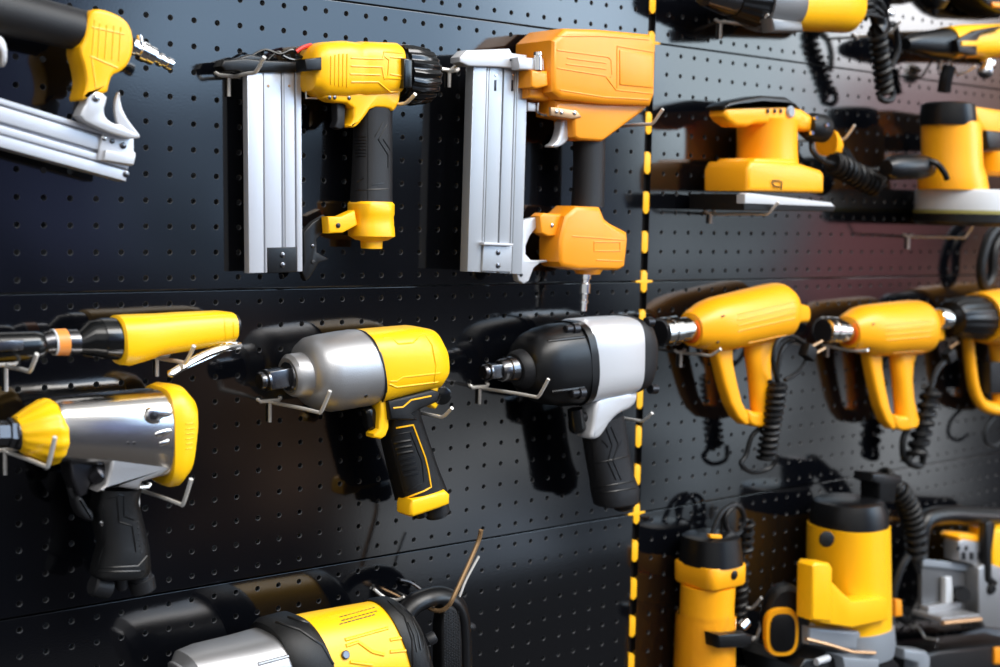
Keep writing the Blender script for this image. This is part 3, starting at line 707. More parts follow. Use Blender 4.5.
t.part('housing_rib', lines(S, [[(346, 646), (358, 642), (372, 652), (384, 655)], [(350, 662), (372, 665)], [(390, 640), (408, 637)], [(390, 652), (410, 650)], [(345, 640), (388, 628)]], 2.0, -.4, 8), YEL2, m1)
p, n = S.hit(345, 655); t.part('housing_bolt', MB().disc(p, n, 4.5, 3), STL, m1)
r2 = MB().loft([H(374, 601, 398, 742, WD, 53), H(378, 599, 402, 744, WD, 55), H(389, 597, 412, 740, WD, 55), H(397, 602, 419, 732, WD, 50), H(402, 612, 423, 722, WD, 42), H(405, 625, 426, 712, WD, 32)], n=2.15, seg=64)
r2o = t.part('rear_ring', r2, RUB); S = Surf(r2)
t.part('ring_rib', lines(S, [[(408, 622), (414, 636), (417, 652)], [(412, 620), (418, 634), (421, 650)], [(416, 618), (422, 632), (424, 648)], [(400, 606), (415, 618), (428, 645), (430, 667)], [(388, 601), (404, 616), (412, 640), (413, 667)]], 1.1, 0, 6), BLK, r2o)
t.part('ring_bolt', MB().lathe(Q(428, 640, 84), Q(436, 636, 88), [(0, 7), (.7, 7), (1, 5)], 16), GRY, r2o)
hn = MB().tube(QS([(406, 612, 60), (415, 603, 60), (430, 597, 60), (444, 596, 60), (456, 602, 60), (463, 618, 60), (465, 650, 60), (465, 690, 60)], 6), 8, seg=14, flat=1.5)
h1 = t.part('rear_handle', hn, BLK)
gi = MB().slab([(441, 606), (452, 604), (459, 612), (462, 630), (463, 690), (441, 690)], 52, 72, 4, at=70, sm=1)
t.part('handle_pad', gi, RUB, h1)
pd = MB()
for i in range(7):
    for j in range(20): pd.disc(Q(444 + i * 2.4 + j * .05, 612 + j * 3 + (i % 2) * 1.5, 72), (0, 0, 1), .8, .6, seg=6)
t.part('pad_dots', pd, GRY, h1)
t.part('handle_bolt', MB().lathe(Q(466, 627, 62), Q(474, 627, 62), [(0, 5), (.7, 5), (1, 3.5)], 12), GRY, h1)
def long_hook(pts, r, label, m=None):
    mb = MB().tube(QS(pts, 5), r)
    return single('pegboard_hook', mb, m or HOOKM, label, 'hook', 'wire pegboard hooks carrying the tools', at=Q(*pts[0]))
long_hook([(400, 598, 0), (420, 604, 40), (438, 611, 70), (448, 606, 82), (455, 594, 88), (477, 545, 96), (481, 530, 100)], 2.6, 'long pegboard hook with a painted warm reflection rising above the demolition hammer handle', REFW)
long_hook([(415, 600, 0), (440, 608, 45), (456, 602, 62), (466, 580, 66), (479, 556, 70)], 1.5, 'thin pegboard hook rising just behind the long warm-tinted one')
t_ = MB().tube(QS([(374, 589, 3), (384, 597, 6), (396, 600, 20), (404, 597, 30)], 5), 1.8)
single('pegboard_hook', t_, HOOKM, 'short bent wire hook on the board above the black rear ring of the demolition hammer', 'hook', 'wire pegboard hooks carrying the tools', at=Q(374, 589, 3))
t_ = MB().tube(QS([(400, 580, 3), (411, 583, 4), (424, 592, 14), (430, 596, 26)], 5), 1.8)
single('pegboard_hook', t_, SCR, 'dark wire hook on the board above the black handle loop of the demolition hammer', 'hook', 'wire pegboard hooks carrying the tools', at=Q(411, 583, 3))
GRNG = mat('ring_grey', (0.17, 0.175, 0.185), 0.35, metal=0.3)
# ================================================================ RIGHT BAY
def bundle(t, p0, p1, R_, turns, r, loops=(), m=None, name='cord', inner=True):
    """mains lead folded into a hank and wound round itself; loops: spline paths of the loose ends"""
    m = m or RUB
    mb = MB()
    if inner: mb.tube([Q(*p0), Q(*p1)], R_ * .8, 10)
    mb.coil(Q(*p0), Q(*p1), R_, turns, r)
    for L in loops: mb.tube(QS(L, 6), r)
    return t.part(name, mb, m)

# ---- heat guns
def heat_gun(label, dx, dy, sx, sy, wc, m, red=False, tilt=0.0):
    t = Thing('heat_gun', label, 'heat gun', Q(735 * 0 + dx + 60, dy + 60, 5), 'heat guns hanging in a row')
    X = lambda x: dx + (x - 660) * sx
    Y = lambda y, x=735: dy + (y - 283 + tilt * (x - 735)) * sy
    HH = lambda a, b, c, d, hd=None: H(X(a), Y(b, a), X(c), Y(d, c), wc, hd)
    bd = MB().loft([HH(690, 313, 691, 346), HH(694, 309, 696, 348), HH(706, 301, 708, 350), HH(716, 297, 720, 351), HH(742, 290.5, 744, 346), HH(770, 284, 772, 341), HH(777, 283, 779, 338), HH(783, 287, 784, 332), HH(788, 296, 788, 322)], n=2.25, seg=44)
    b = t.part('body', bd, m); S = Surf(bd)
    t.part('rear_cap', MB().loft([HH(784, 301, 784, 324), HH(803, 305, 803, 322), HH(805, 307, 805, 320)], n=4), m, b)
    t.part('heat_shield_ring', MB().loft([HH(688.5, 317, 689.5, 343), HH(693, 316, 694, 344)], n=2), BRS if red else m, b)
    nz = MB()
    r0 = 14.6 * sy * mmper(X(690), Y(332), wc)
    A_, B_ = Q(X(660), Y(332.5, 660), wc), Q(X(696), Y(327.5, 696), wc)
    nz.lathe(A_, B_, [(0, r0 * .86), (.02, r0 * 1.0), (.12, r0), (.13, r0 * .92), (.24, r0 * .92), (.25, r0), (.42, r0), (.44, r0 * .84), (1, r0 * .82)], 28)
    n1 = t.part('nozzle', nz, CHR)
    t.part('nozzle_bore', MB().lathe(A_ - (B_ - A_) * .015, A_ + (B_ - A_) * .1, [(0, r0 * .8), (1, r0 * .8)], 24), SCR, n1)
    # loop handle: front strut, foot and rear grip
    hp = [Vector(Q(X(a), Y(b_), wc)) for a, b_ in ((719, 343), (721, 352), (725, 372), (733, 398), (741, 415), (748, 420))]
    strut = MB().loft([HH(709, 340, 729, 340, 10), HH(711, 350, 729, 350, 10), HH(714, 362, 729, 362, 10), HH(719, 382, 733, 382, 10), HH(725, 402, 738, 402, 10), HH(732, 416, 745, 416, 10), HH(740, 424, 752, 418, 9)], n=4)
    t.part('front_strut', strut, m)
    foot = MB().slab([(X(742), Y(408)), (X(750), Y(412)), (X(766), Y(408)), (X(773), Y(410)), (X(773), Y(422)), (X(765), Y(425)), (X(750), Y(427)), (X(742), Y(421))], wc - 10, wc + 12, 5, at=wc, sm=1)
    t.part('handle_foot', foot, m)
    gp = MB().loft([HH(746, 343, 775, 337, 13), HH(747, 355, 769, 350, 13), HH(750, 372, 767, 368, 13), HH(752, 392, 769, 388, 13), HH(753, 408, 774, 404, 13), HH(754, 420, 773, 416, 13)], n=2.5)
    t.part('grip', gp, m)
    if not red: pass
    gr = lines(S, [[(X(738), Y(309 + 5.5 * i, 738)), (X(795), Y(296 + 5.5 * i, 795))] for i in range(1, 5)] + [[(X(748), Y(343, 748)), (X(786), Y(335, 786))]], 1.0, -.1, 6)
    t.part('vent_groove', gr, m, b)
    for a, b_ in ((723, 316), (718, 342)):
        p, n = S.hit(X(a), Y(b_, a))
        if p is not None: t.part('screw_slot', MB().box(p, (2.6, .6, 0), (0, 1.1, 0), (0, 0, .8), .2), SCR, b)
    return t
# first gun
t = heat_gun('amber-yellow heat gun nearest the yellow dashes, its cord tied in a tight coil', 660, 283, 1, 1, 38, AMB, red=True)
bundle(t, (778, 383, 62), (766, 458, 46), 11, 12, 3.3, [[(764, 425, 40), (752, 436, 36), (746, 455, 34), (741, 464, 34), (752, 472, 36), (770, 468, 40), (778, 455, 46)],
       [(778, 382, 60), (773, 362, 66), (777, 342, 66), (790, 336, 62), (802, 342, 58), (808, 354, 56), (800, 370, 56), (785, 380, 58)],
       [(776, 380, 52), (782, 350, 52), (797, 340, 50), (815, 352, 50)]])
t.part('power_plug', MB().box(Q(808, 352, 70), (9, -5, 0), (4, 8, 0), (0, 0, 8), 2), RUB)
t.part('plug_pin', MB().tube(at3([(811, 347, 70), (822, 341, 72)]), 2.2), TAN); t.part('plug_pin', MB().tube(at3([(814, 354, 70), (825, 348, 72)]), 2.2), TAN)
hook((681, 352), (720, 349), 'pegboard hook under the nozzle of the heat gun nearest the yellow dashes', stublen=20, bar=18)
# second gun
t = heat_gun('middle heat gun of the row, lying level with open loop handle', 823, 294.5, .80, .945, 42, AMB, red=True, tilt=.15)
bundle(t, (932, 388, 50), (916, 455, 42), 12, 7, 5, [[(915, 452, 42), (908, 462, 40), (920, 466, 40), (924, 455, 44)], [(931, 388, 50), (936, 372, 50), (944, 362, 52), (952, 356, 52)], [(916, 450, 36), (905, 460, 34), (903, 440, 34), (912, 420, 34)]])
t.part('power_plug', MB().box(Q(949, 356, 54), (9, 4, 0), (-4, 8, 0), (0, 0, 8), 2), RUB)
t.part('plug_pin', MB().tube(at3([(950, 348, 54), (958, 342, 58)]), 2.2), TAN)
hook((828, 346), (868, 350), 'pegboard hook under the nozzle of the middle heat gun', stublen=16, bar=18, rise=3)
# third gun, black collar
t = Thing('heat_gun', 'heat gun at the right edge with a fat ribbed black collar behind its nozzle', 'heat gun', Q(990, 360, 5), 'heat guns hanging in a row')
WG = 56
t.part('nozzle', MB().lathe(Q(937, 319, WG), Q(962, 318, WG), [(0, 14), (.05, 16), (.4, 16), (.42, 14.5), (1, 14.5)], 24), CHR)
co = MB().loft([H(950, 301, 952, 336, WG), H(954, 298, 957, 337.5, WG), H(964, 296, 966, 339, WG), H(978, 295, 980, 340, WG), H(983, 297, 984, 337, WG)], n=2, seg=96, star=(16, .04))
t.part('collar', co, BLK)
t.part('body', MB().loft([H(978, 293, 981, 342, WG), H(990, 291, 992, 345, WG), H(1020, 287, 1020, 350, WG), H(1044, 286, 1044, 347, WG), H(1052, 297, 1052, 335, WG)], n=2.3), AMB)
t.part('front_strut', MB().tube(QS([(968, 338, 34), (969, 355, 34), (973, 385, 34), (980, 402, 34), (992, 408, 34), (1010, 409, 34)], 5), 9.5, 16, flat=1.25), AMB)
t.part('grip', MB().loft([H(990, 340, 1024, 340, 34, 14), H(994, 370, 1020, 370, 34, 14), H(994, 412, 1024, 412, 34, 14)], n=2.5), AMB)
t.part('grip_insert', MB().slab([(990, 362), (1016, 362), (1016, 392), (990, 394)], 30, 52, 2, at=50), RUB)
t.part('cord', MB().tube(QS([(1000, 412, 34), (988, 425, 34), (985, 440, 34), (994, 446, 34), (1004, 440, 34)], 5), 3), RUB)
hook((950, 340), (963, 326), 'pegboard hook in front of the black-collared heat gun', stublen=12, bar=16)

# ---- square sander
t = Thing('palm_sander', 'yellow square-base palm sander with black top grip and coiled cord', 'sander', Q(770, 160, 5))
WS = 52
pm = MB().slab([(724, 111), (726, 107), (745, 104), (790, 104), (800, 108), (812, 116), (822, 126), (821, 133), (800, 130), (792, 124), (755, 124), (748, 127), (736, 126.5), (728, 121.5), (724, 116)], 44, 74, 6, at=72)
pmo = t.part('palm_grip', pm, AMB)
tp = MB().slab([(724, 110), (724, 106), (730, 102), (746, 98.5), (762, 95.5), (786, 97), (797, 104), (801, 109.5), (788, 105.5), (762, 104), (738, 107)], 42, 76, 4, at=75)
t.part('top_pad', tp, BLK)
t.part('power_button', MB().lathe(Q(789, 112, 73), Q(789, 112, 73) + Vector((0, 0, 5)), [(0, 8), (.6, 8), (.7, 6.5), (1, 6)], 20), GPL, pmo)
for x in (768, 775, 781): t.part('vent_slot', MB().box(Q(x, 111, 75.5), (1.8, 0, 0), (0, 2.6, 0), (0, 0, 1), .2), SCR, pmo)
cl = MB().loft([V(767, 120, 29, WS - 6), V(767, 130, 28, WS - 6), V(767, 150, 28, WS - 6), V(767, 166, 29, WS - 6)], n=2.6, seg=40)
t.part('motor_column', cl, AMB)
bs = MB().slab([(748, 169), (752, 161), (800, 163), (822, 170), (825, 174), (825, 193), (748, 191)], 20, 96, 6, at=96)
bs.slab([(756, 158), (794, 159), (800, 165), (750, 165)], 22, 86, 4, at=86)
t.part('base_housing', bs, AMB)
t.part('base_clip', MB().tube(at3([(781, 190, 98), (782, 182, 98), (779, 180.5, 98), (773, 180.5, 98), (772, 183, 98), (774, 186, 98), (780, 187, 98)]), .9), SCR)
pd = MB().slab([(744, 194), (834, 205), (836, 208), (834, 211.5), (744, 210.5)], 12, 104, 1.2, at=104, bevb=1)
t.part('sanding_pad', pd, RUB)
pl = MB().slab([(745, 194.5), (749, 193), (831, 202.5), (835, 206.5), (745, 203.5)], 92, 106, .8, at=106)
t.part('clamp_plate', pl, WHT)
t.part('rear_port', MB().loft([H(826, 128, 826, 156, WS - 14), H(834, 131, 834, 158, WS - 14, 11), H(838, 138, 838, 155, WS - 14, 9)], n=2.4), AMB)
t.part('cable_boot', MB().lathe(Q(806, 126, 66), Q(824, 129, 64), [(0, 15), (.3, 19), (.9, 19), (1, 16)], 22), RUB)
for x, y in ((815, 118), (826, 125), (811, 133)): t.part('boot_screw', MB().disc(Q(x, y, 84), (-.3, 0, 1), 3, 4), CHR)
bundle(t, (832, 162, 56), (876, 186, 44), 14, 10, 3.6, [[(812, 136, 60), (812, 150, 66), (822, 160, 66), (834, 164, 60)], [(846, 150, 44), (858, 166, 44), (876, 170, 44), (886, 164, 44), (888, 172, 46), (882, 184, 46)], [(838, 145, 44), (850, 160, 44), (864, 174, 44)]])
hook((711, 213), (778, 202), 'pegboard hook under the sanding pad of the square sander', stublen=14, bar=16)
hook((822, 140), (854, 125), 'pegboard hook behind the cord coil of the square sander', stublen=8, bar=16)

# ---- round sander
t = Thing('rotary_sander', 'round-pad rotary sander with yellow barrel, black cap and black side handle', 'sander', Q(950, 160, 5))
WS = 84
t.part('cap', MB().loft([V(948, 103, 22, WS), V(948, 105, 26, WS), V(948, 118, 27.5, WS), V(948, 126, 27, WS)], n=2.1, seg=40), BLK)
t.part('barrel', MB().loft([V(950, 122, 27.4, WS), V(951, 126, 29, WS), V(952, 165, 29.5, WS), V(952, 176, 33, WS), V(953, 190, 34, WS)], n=2.1, seg=40), AMB)
t.part('shroud', MB().loft([V(966, 190, 48, WS), V(966, 193, 49.5, WS), V(967, 211, 51, WS)], n=2, seg=48), WHT)
t.part('felt_ring', MB().loft([V(967, 210.5, 52, WS), V(967, 214, 52.5, WS)], n=2, seg=48), OLV)
t.part('backing_pad', MB().loft([V(967, 213.5, 52, WS), V(967, 222, 52, WS), V(967, 226, 47, WS)], n=2, seg=48), RUB)
sh = MB().loft([H(886, 160, 886, 176, WS + 4), H(892, 156, 892, 180, WS + 4), H(918, 154, 920, 179, WS + 4), H(926, 156, 928, 177, WS + 4)], n=2.1)
sh.tube(QS([(924, 160, WS + 12), (936, 163, WS + 26), (944, 172, WS + 32), (947, 179, WS + 32)], 4), 4.5)
t.part('side_handle', sh, BLK)
rp = MB().slab([(972, 106), (1010, 112), (1016, 130), (1016, 140), (986, 138), (974, 122)], 46, 92, 6, at=88)
t.part('rear_housing', rp, AMB); t.part('rear_latch', MB().slab([(984, 130), (1006, 132), (1006, 150), (986, 150)], 44, 96, 4, at=92), BLK)
t.part('rear_knob', MB().loft([V(998, 152, 16, WS), V(998, 160, 18, WS), V(998, 172, 18, WS), V(998, 176, 14, WS)], n=2.2), AMB)
t.part('cord', MB().tube(QS([(1000, 226, 34), (990, 236, 34), (984, 252, 34), (981, 270, 34), (984, 286, 34), (992, 276, 34), (994, 250, 34), (1002, 236, 34)], 5), 8), RUB)
hook((909, 236), (975, 222), 'pegboard hook under the black pad of the round sander', stublen=20, bar=18)

# ---- corded drill at the top
t = Thing('hammer_drill', 'corded yellow drill at the top edge with black and silver chuck', 'drill', Q(820, 10, 10))
WR = 55
t.part('chuck', MB().loft([H(702, -16, 704, 6, WR), H(708, -18, 710, 9, WR), H(722, -21, 724, 15, WR), H(733, -23, 735, 17, WR)], n=2, seg=48), STL)
t.part('chuck_sleeve', MB().loft([H(728, -24, 731, 18, WR), H(745, -27, 748, 25, WR), H(753, -28, 756, 28, WR)], n=2, seg=96, star=(18, .04)), BLK)
t.part('gear_ring', MB().loft([H(752, -29, 755, 30, WR), H(760, -30, 763, 32, WR), H(777, -31, 780, 33, WR), H(783, -31, 786, 31, WR)], n=2.1, seg=40), GRNG)
GR_ = t.part('ring_lug', MB().slab([(770, 18), (800, 22), (802, 32), (772, 32)], 70, 92, 4, at=88), GRNG)
t.part('body', MB().loft([H(781, -34, 784, 30, WR, 34), H(794, -36, 798, 31, WR, 35), H(824, -38, 828, 32, WR, 35), H(842, -36, 845, 33, WR, 34), H(849, -20, 851, 26, WR, 28)], n=2.5, seg=40), YEL)
t.part('rear_grip', MB().tube(QS([(858, -20, 55), (868, -2, 58), (876, 12, 60), (880, 26, 60), (876, 32, 60)], 5), 12, 12), BLK)
cc = MB()
for k in range(7):
    a = k * .9
    cc.tube(QS([(862 + 6 * math.cos(a), 12 + 10 * math.sin(a), 66), (872 + 9 * math.cos(a + 1), 8 + 8 * math.sin(a), 72), (884 + 6 * math.cos(a), 20 + 8 * math.sin(a + 2), 66), (874, 30 + 4 * math.cos(a), 58)], 5), 3)
t.part('cord_tangle', cc, RUB)
bundle(t, (877, 32, 60), (885, 92, 50), 10, 9, 4.4, [[(884, 90, 50), (880, 98, 50), (888, 101, 50), (893, 96, 50), (890, 84, 50)], [(880, 30, 64), (893, 24, 64), (897, 34, 60), (898, 50, 58), (892, 66, 54)]])
t.part('screw', MB().disc(Q(890, 13, 76), (-.3, 0, 1), 5, 3), CHR)
hook((721, 22), (768, 14), 'bright pegboard hook under the chuck of the corded drill at the top', stublen=22, bar=16)
hook((858, 36), (900, 21), 'coppery pegboard hook under the cord of the drill at the top', stublen=5, bar=16)

# ---- cordless looking drill at the right edge
t = Thing('rotary_hammer', 'yellow and black rotary hammer cut off by the right edge, nose pointing left', 'rotary hammer', Q(980, 45, 10))
WR = 55
t.part('nose', MB().loft([H(905, 38, 906, 50, WR), H(910, 35, 912, 53, WR), H(916, 33, 918, 54, WR), H(924, 31, 926, 57, WR), H(944, 28, 946, 60, WR), H(956, 27, 958, 60, WR)], n=2.2), BLK)
t.part('body', MB().loft([H(944, 27, 947, 60, WR), H(960, 25, 962, 58, WR), H(1000, 24, 1000, 58, WR), H(1040, 22, 1040, 60, WR)], n=2.6), YEL)
t.part('side_band', MB().slab([(956, 40), (976, 30), (1000, 26), (1000, 29), (980, 34), (976, 42), (976, 55), (958, 52)], 70, 86, 1.5, at=84), BLK)
t.part('side_stripe', MB().slab([(961, 41), (979, 41), (979, 46), (961, 46)], 80, 88, 1, at=86), YEL)
t.part('handle_clamp', MB().lathe(Q(984, 76, 66), Q(988, 62, 66), [(0, 9), (.2, 12), (.4, 12), (.45, 9), (.7, 9), (.75, 12), (1, 12)], 18), CHR)
t.part('side_handle', MB().tube(QS([(950, 66, 50), (946, 78, 46), (944, 92, 42)], 5), 10), BLK)
hook((942, 57), (976, 66), 'pegboard hook under the nose of the rotary hammer at the right edge', stublen=20, bar=16)
t = Thing('angle_grinder', 'black grinder head hanging into view at the top, above the rotary hammer', 'grinder', Q(940, -10, 10))
t.part('gear_head', MB().loft([V(932, -22, 14, 50), V(933, -8, 14, 50), V(934, 2, 14, 50), V(935, 9, 8, 50)], n=2.4), BLK)
t.part('body', MB().loft([H(938, -34, 940, -2, 50), H(958, -34, 959, -2, 50), H(966, -32, 966, -4, 50)], n=2.4), BLK)
t.part('spindle_nut', MB().lathe(Q(935, 8, 50), Q(936, 13, 50), [(0, 6), (1, 5)], 6), STL)
t = Thing('power_tool', 'dark tool with an orange patch cut off by the top right corner', 'power tool', Q(990, -10, 10))
t.part('body', MB().slab([(972, -30), (978, -4), (988, 6), (1000, 12), (1040, 14), (1040, -40)], 6, 60, 6), BLK)
t.part('side_patch', MB().slab([(992, 2), (1010, 3), (1010, 8), (994, 7)], 58, 62, 1), ORG)

# ---- trimmer
t = Thing('laminate_trimmer', 'slim upright yellow trimmer with black slotted cap and clear chip shield', 'trimmer', Q(708, 660, 5))
WT = 44
t.part('cap', MB().loft([V(711, 534, 23, WT), V(711, 536, 26, WT), V(711, 548, 27.5, WT), V(711, 562, 29, WT)], n=2.8, seg=44), BLK)
S = None
for i in range(5):
    t.part('cap_slot', MB().tube(at3([(724 + i * 3.2, 541 + i * .3, 74 - i * 2), (725 + i * 3.2, 552, 76 - i * 2), (725 + i * 3.2, 559, 77 - i * 2)]), 1.4), SCR)
t.part('badge', MB().slab([(710, 534.5), (722, 535), (723, 539), (711, 538.5)], 62, 68, 1), AMB)
SH_ = MB().loft([V(710, 561, 26.5, WT), V(710, 563, 27.4, WT), V(710, 580, 27.2, WT), V(710, 582, 26, WT), V(709, 583, 24, WT)], n=6, seg=44); t.part('shoulder', SH_, AMB); SH_ = Surf(SH_)
bm_ = MB().loft([V(708, 584, 26.5, WT), V(707, 604, 26, WT), V(706, 640, 26, WT), V(705, 690, 27, WT)], n=2.1, seg=44)
bo_ = t.part('motor_barrel', bm_, AMB)
t.part('power_button', spot(SH_, 734, 575, 6, 2), BLK)
clr = MB()
R1 = [V(706, 612, 29, WT), V(705, 640, 29.5, WT), V(704, 690, 30, WT)]
clr.loft(R1, n=2.1, seg=44)
CL = mat('clear_shield', (1.0, 0.93, 0.85), 0.06, trans=1.0, ior=1.15)
t.part('chip_shield', clr, CL, label='clear chip shield')
t.part('clamp_lever', MB().slab([(714, 634), (740, 631), (748, 634), (748, 643), (740, 646), (715, 647)], 66, 92, 3, at=84), BLK)
t.part('clamp_bolt', MB().lathe(Q(740, 628, 60), Q(746, 622, 60), [(0, 8), (1, 8)], 12), CHR)
0 and t.part('depth_scale', MB().slab([(697, 662), (702, 657), (726, 654), (733, 658), (733, 690), (697, 690)], 66, 82, 3, at=80, sm=1), YEL)
cd_ = bundle(t, (741, 560, 40), (739, 622, 36), 8.5, 8, 3.4, [[(712, 534, 44), (720, 515, 44), (730, 506, 44), (740, 508, 44), (744, 522, 44), (738, 534, 44), (728, 530, 44), (726, 516, 44), (736, 504, 44)],
       [(722, 536, 40), (724, 515, 38), (733, 504, 36), (742, 510, 36), (745, 530, 38), (742, 560, 40)]])
mb = MB().coil(Q(747, 520, 44), Q(745, 552, 42), 8.5, 4, 3.4); t.part('cord_wrap', mb, RUB)
hook((742, 606), (761, 598), 'pegboard hook beside the trimmer cord, white tip pointing right', stublen=8, bar=12)

# ---- router
t = Thing('plunge_router', 'large yellow plunge router with black cap, round side knob and grey base', 'router', Q(850, 650, 5))
WP = 66
t.part('cap', MB().loft([V(849, 499, 29, WP), V(849, 501, 33, WP), V(849, 510, 36, WP), V(849, 526, 37, WP)], n=2.3, seg=48), BLK)
mh = MB().loft([V(848.5, 524, 37.6, WP), V(848.5, 560, 38, WP), V(848, 600, 39, WP), V(848, 626, 39, WP)], n=2.5, seg=48)
mho = t.part('motor_housing', mh, YEL)
t.part('vent_port', MB().disc(Q(826, 539, WP + 37), (-.45, 0, 1), 11, 4), RUB, mho)
fz = MB().slab([(812, 566), (815, 562), (829, 563), (832, 568), (831, 622), (811, 620)], WP + 42, WP + 70, 4, at=WP + 68)
fz.slab([(822, 568), (832, 582), (842, 592), (852, 601), (886, 598), (888, 620), (852, 628), (820, 623)], WP + 38, WP + 67, 3, at=WP + 66)
t.part('column_housing', fz, YEL)
gb = MB().loft([V(848, 624, 41, WP), V(848, 640, 42, WP), V(848, 652, 40, WP)], n=2.6, seg=40)
gb.slab([(806, 626), (852, 630), (888, 624), (888, 640), (852, 650), (806, 644)], WP + 24, WP + 48, 5, at=WP + 42)
t.part('lower_housing', gb, GPL)
t.part('base_plate', MB().slab([(806, 659), (892, 657), (900, 666), (900, 690), (806, 690), (800, 668)], 8, 112, 3, at=112), BLK)
t.part('base_fence', MB().slab([(836, 655), (872, 658), (872, 668), (838, 668)], WP + 30, WP + 62, 2, at=WP + 50), GPL)
t.part('guide_rod', MB().tube(at3([(806, 639, 116), (826, 644, 122), (852, 652, 126), (875, 653, 128)]), 2.6), TAN)
t.part('plunge_column', MB().lathe(Q(892, 586, 50), Q(888, 660, 50), [(0, 7), (1, 7)], 16), CHR)
t.part('depth_stop', MB().lathe(Q(816, 662, 116), Q(828, 658, 116), [(0, 5), (1, 5)], 12), WHT)
c0 = Q(786, 621, 84)
kn = MB(); nrm = Vector((-.52, .0, .85)).normalized(); ux = Vector((nrm.z, 0, -nrm.x)); uy = Vector((-.05, 1, 0)).normalized()
def oval(rx, ry, off, ex=2.0):
    return [c0 + nrm * off + ux * (rx * math.copysign(abs(math.cos(a)) ** (2 / ex), math.cos(a))) + uy * (ry * math.copysign(abs(math.sin(a)) ** (2 / ex), math.sin(a))) for a in [2 * PI * k / 40 for k in range(40)]]
kn.rings([oval(24, 43, -22), oval(31, 50, -16), oval(34, 52, -6), oval(32, 50, 3), oval(26, 44, 8)])
kno = t.part('side_knob', kn, RUB)
c0 = c0 + Vector((0, -12, 0)) - ux * 9
k2 = MB().rings([oval(24, 34, 2, 3), oval(24, 34, 10, 3), oval(22, 32, 13, 3)]); t.part('knob_ring', k2, AMB, kno)
k3 = MB().rings([oval(18, 27, 8, 3), oval(17.5, 26, 15, 3), oval(15, 23, 16, 3)]); t.part('knob_centre', k3, BLK, kno)
p, = [c0 + nrm * 4 + uy * 48]; t.part('knob_bolt', MB().disc(p, nrm, 3.5, 3), TAN, kno)
t.part('knob_arm', MB().lathe(Q(786, 634, 70), Q(812, 632, 76), [(0, 12), (1, 12)], 16), GPL)
cn_ = MB().slab([(864, 472), (892, 474), (894, 480), (888, 484), (886, 502), (870, 500), (870, 483), (863, 480)], 56, 90, 3, at=74)
t.part('cable_boot', cn_, BLK)
mb = MB()
pts = QS([(884, 476, 66), (896, 488, 64), (908, 506, 62), (914, 530, 60), (916, 560, 58)], 8)
for k in range(0, len(pts) - 1, 2):
    d_ = (pts[k + 1] - pts[k]).normalized(); x_ = d_.orthogonal().normalized(); y_ = d_.cross(x_); r_ = 14 if k > 8 else 10
    mb.tube([pts[k] + x_ * (r_ * math.cos(2 * PI * i / 16)) + y_ * (r_ * math.sin(2 * PI * i / 16)) for i in range(16)], 4.2, 8, loop=True)
mb.tube(pts, 10, 10)
t.part('coiled_cord', mb, RUB)
t.part('cord', MB().tube(QS([(914, 558, 58), (921, 578, 56), (919, 600, 54), (908, 620, 54), (897, 612, 54), (893, 596, 54), (900, 570, 56), (908, 556, 58)], 6), 6.5), RUB)
t.part('knob', MB().slab([(896, 600), (902, 600), (903, 616), (896, 617)], 60, 72, 2), ORG)
hook((752, 640), (764, 612), 'pegboard hook between the trimmer and the round router knob', stublen=26, bar=12, rise=2)

# ---- biscuit joiner
t = Thing('biscuit_joiner', 'biscuit joiner with silver cast fence, grey plate and black top handle', 'joiner', Q(960, 620, 5))
WJ = 64
t.part('top_handle', MB().tube(QS([(918, 560, 50), (920, 535, 50), (926, 520, 50), (945, 515, 52), (970, 516, 54), (1010, 518, 56)], 6), 15, 14), BLK)
t.part('fence_plate', MB().slab([(922, 560), (976, 566), (979, 600), (977, 613), (922, 606)], 56, 64, 1.2, at=64), CLR)
t.part('gauge_strip', MB().slab([(923, 559), (976, 565), (976, 572), (923, 566)], 63, 68, .8, at=68), GPL)
cs = MB().slab([(958, 542), (963, 539), (986, 543), (987, 568), (978, 566), (958, 561)], 52, 80, 3, at=78)
t.part('gear_case', cs, CAST)
for i in range(3): t.part('case_slot', MB().slab([(962 + i * 8, 552), (966 + i * 8, 552.5), (966 + i * 8, 560), (962 + i * 8, 559.5)], 78, 81, .5), SCR)
for i in range(2): t.part('case_bolt', MB().disc(Q(958 + i * 8, 548, 80), (0, 0, 1), 4, 2), SCR)
t.part('case_top', MB().slab([(958, 537), (962, 534), (986, 536), (988, 543), (960, 541)], 44, 78, 3), AMB)
t.part('slide_arm', MB().slab([(946, 578), (952, 577), (954, 600), (952, 608), (946, 606)], 66, 76, 2, at=76), WHT)
t.part('lock_knob', MB().lathe(Q(958, 594, 74), Q(964, 595, 90), [(0, 13), (.8, 13), (1, 11)], 20), BLK)
bc = Q(940, 616, 84)
bj = MB().box(bc + Vector((16, 0, 0)), (52, -6, 0), (0, 0, 26), (0, 3.5, 0), 1)
bj.box(bc + Vector((22, 8, -14)), (44, -2, 0), (0, 0, 8), (0, 6, 0), 1)
bj.slab([(978, 568), (986, 562), (1020, 574), (1020, 632), (984, 628), (978, 616)], 62, 88, 4, at=86)
t.part('base_casting', bj, CAST)
t.part('base_lip', MB().tube([bc + Vector((-36, 2, 28)), bc + Vector((66, -10, 28))], 3.6), TAN)
t.part('body', MB().slab([(992, 530), (1030, 520), (1060, 600), (1020, 600), (996, 582), (990, 560)], 36, 84, 6, at=80), YEL)
t.part('latch_lever', MB().slab([(984, 523), (989, 520), (994, 524), (990, 550), (990, 576), (997, 582), (992, 588), (985, 580), (984, 548)], 78, 92, 3, at=88), BLK)
t.part('latch_knob', MB().disc(Q(988, 588, 84), (-.2, 0, 1), 9, 10), BLK)
hook((914, 626), (938, 640), 'pegboard hook below the silver lip of the biscuit joiner', stublen=4, bar=16, rise=2)
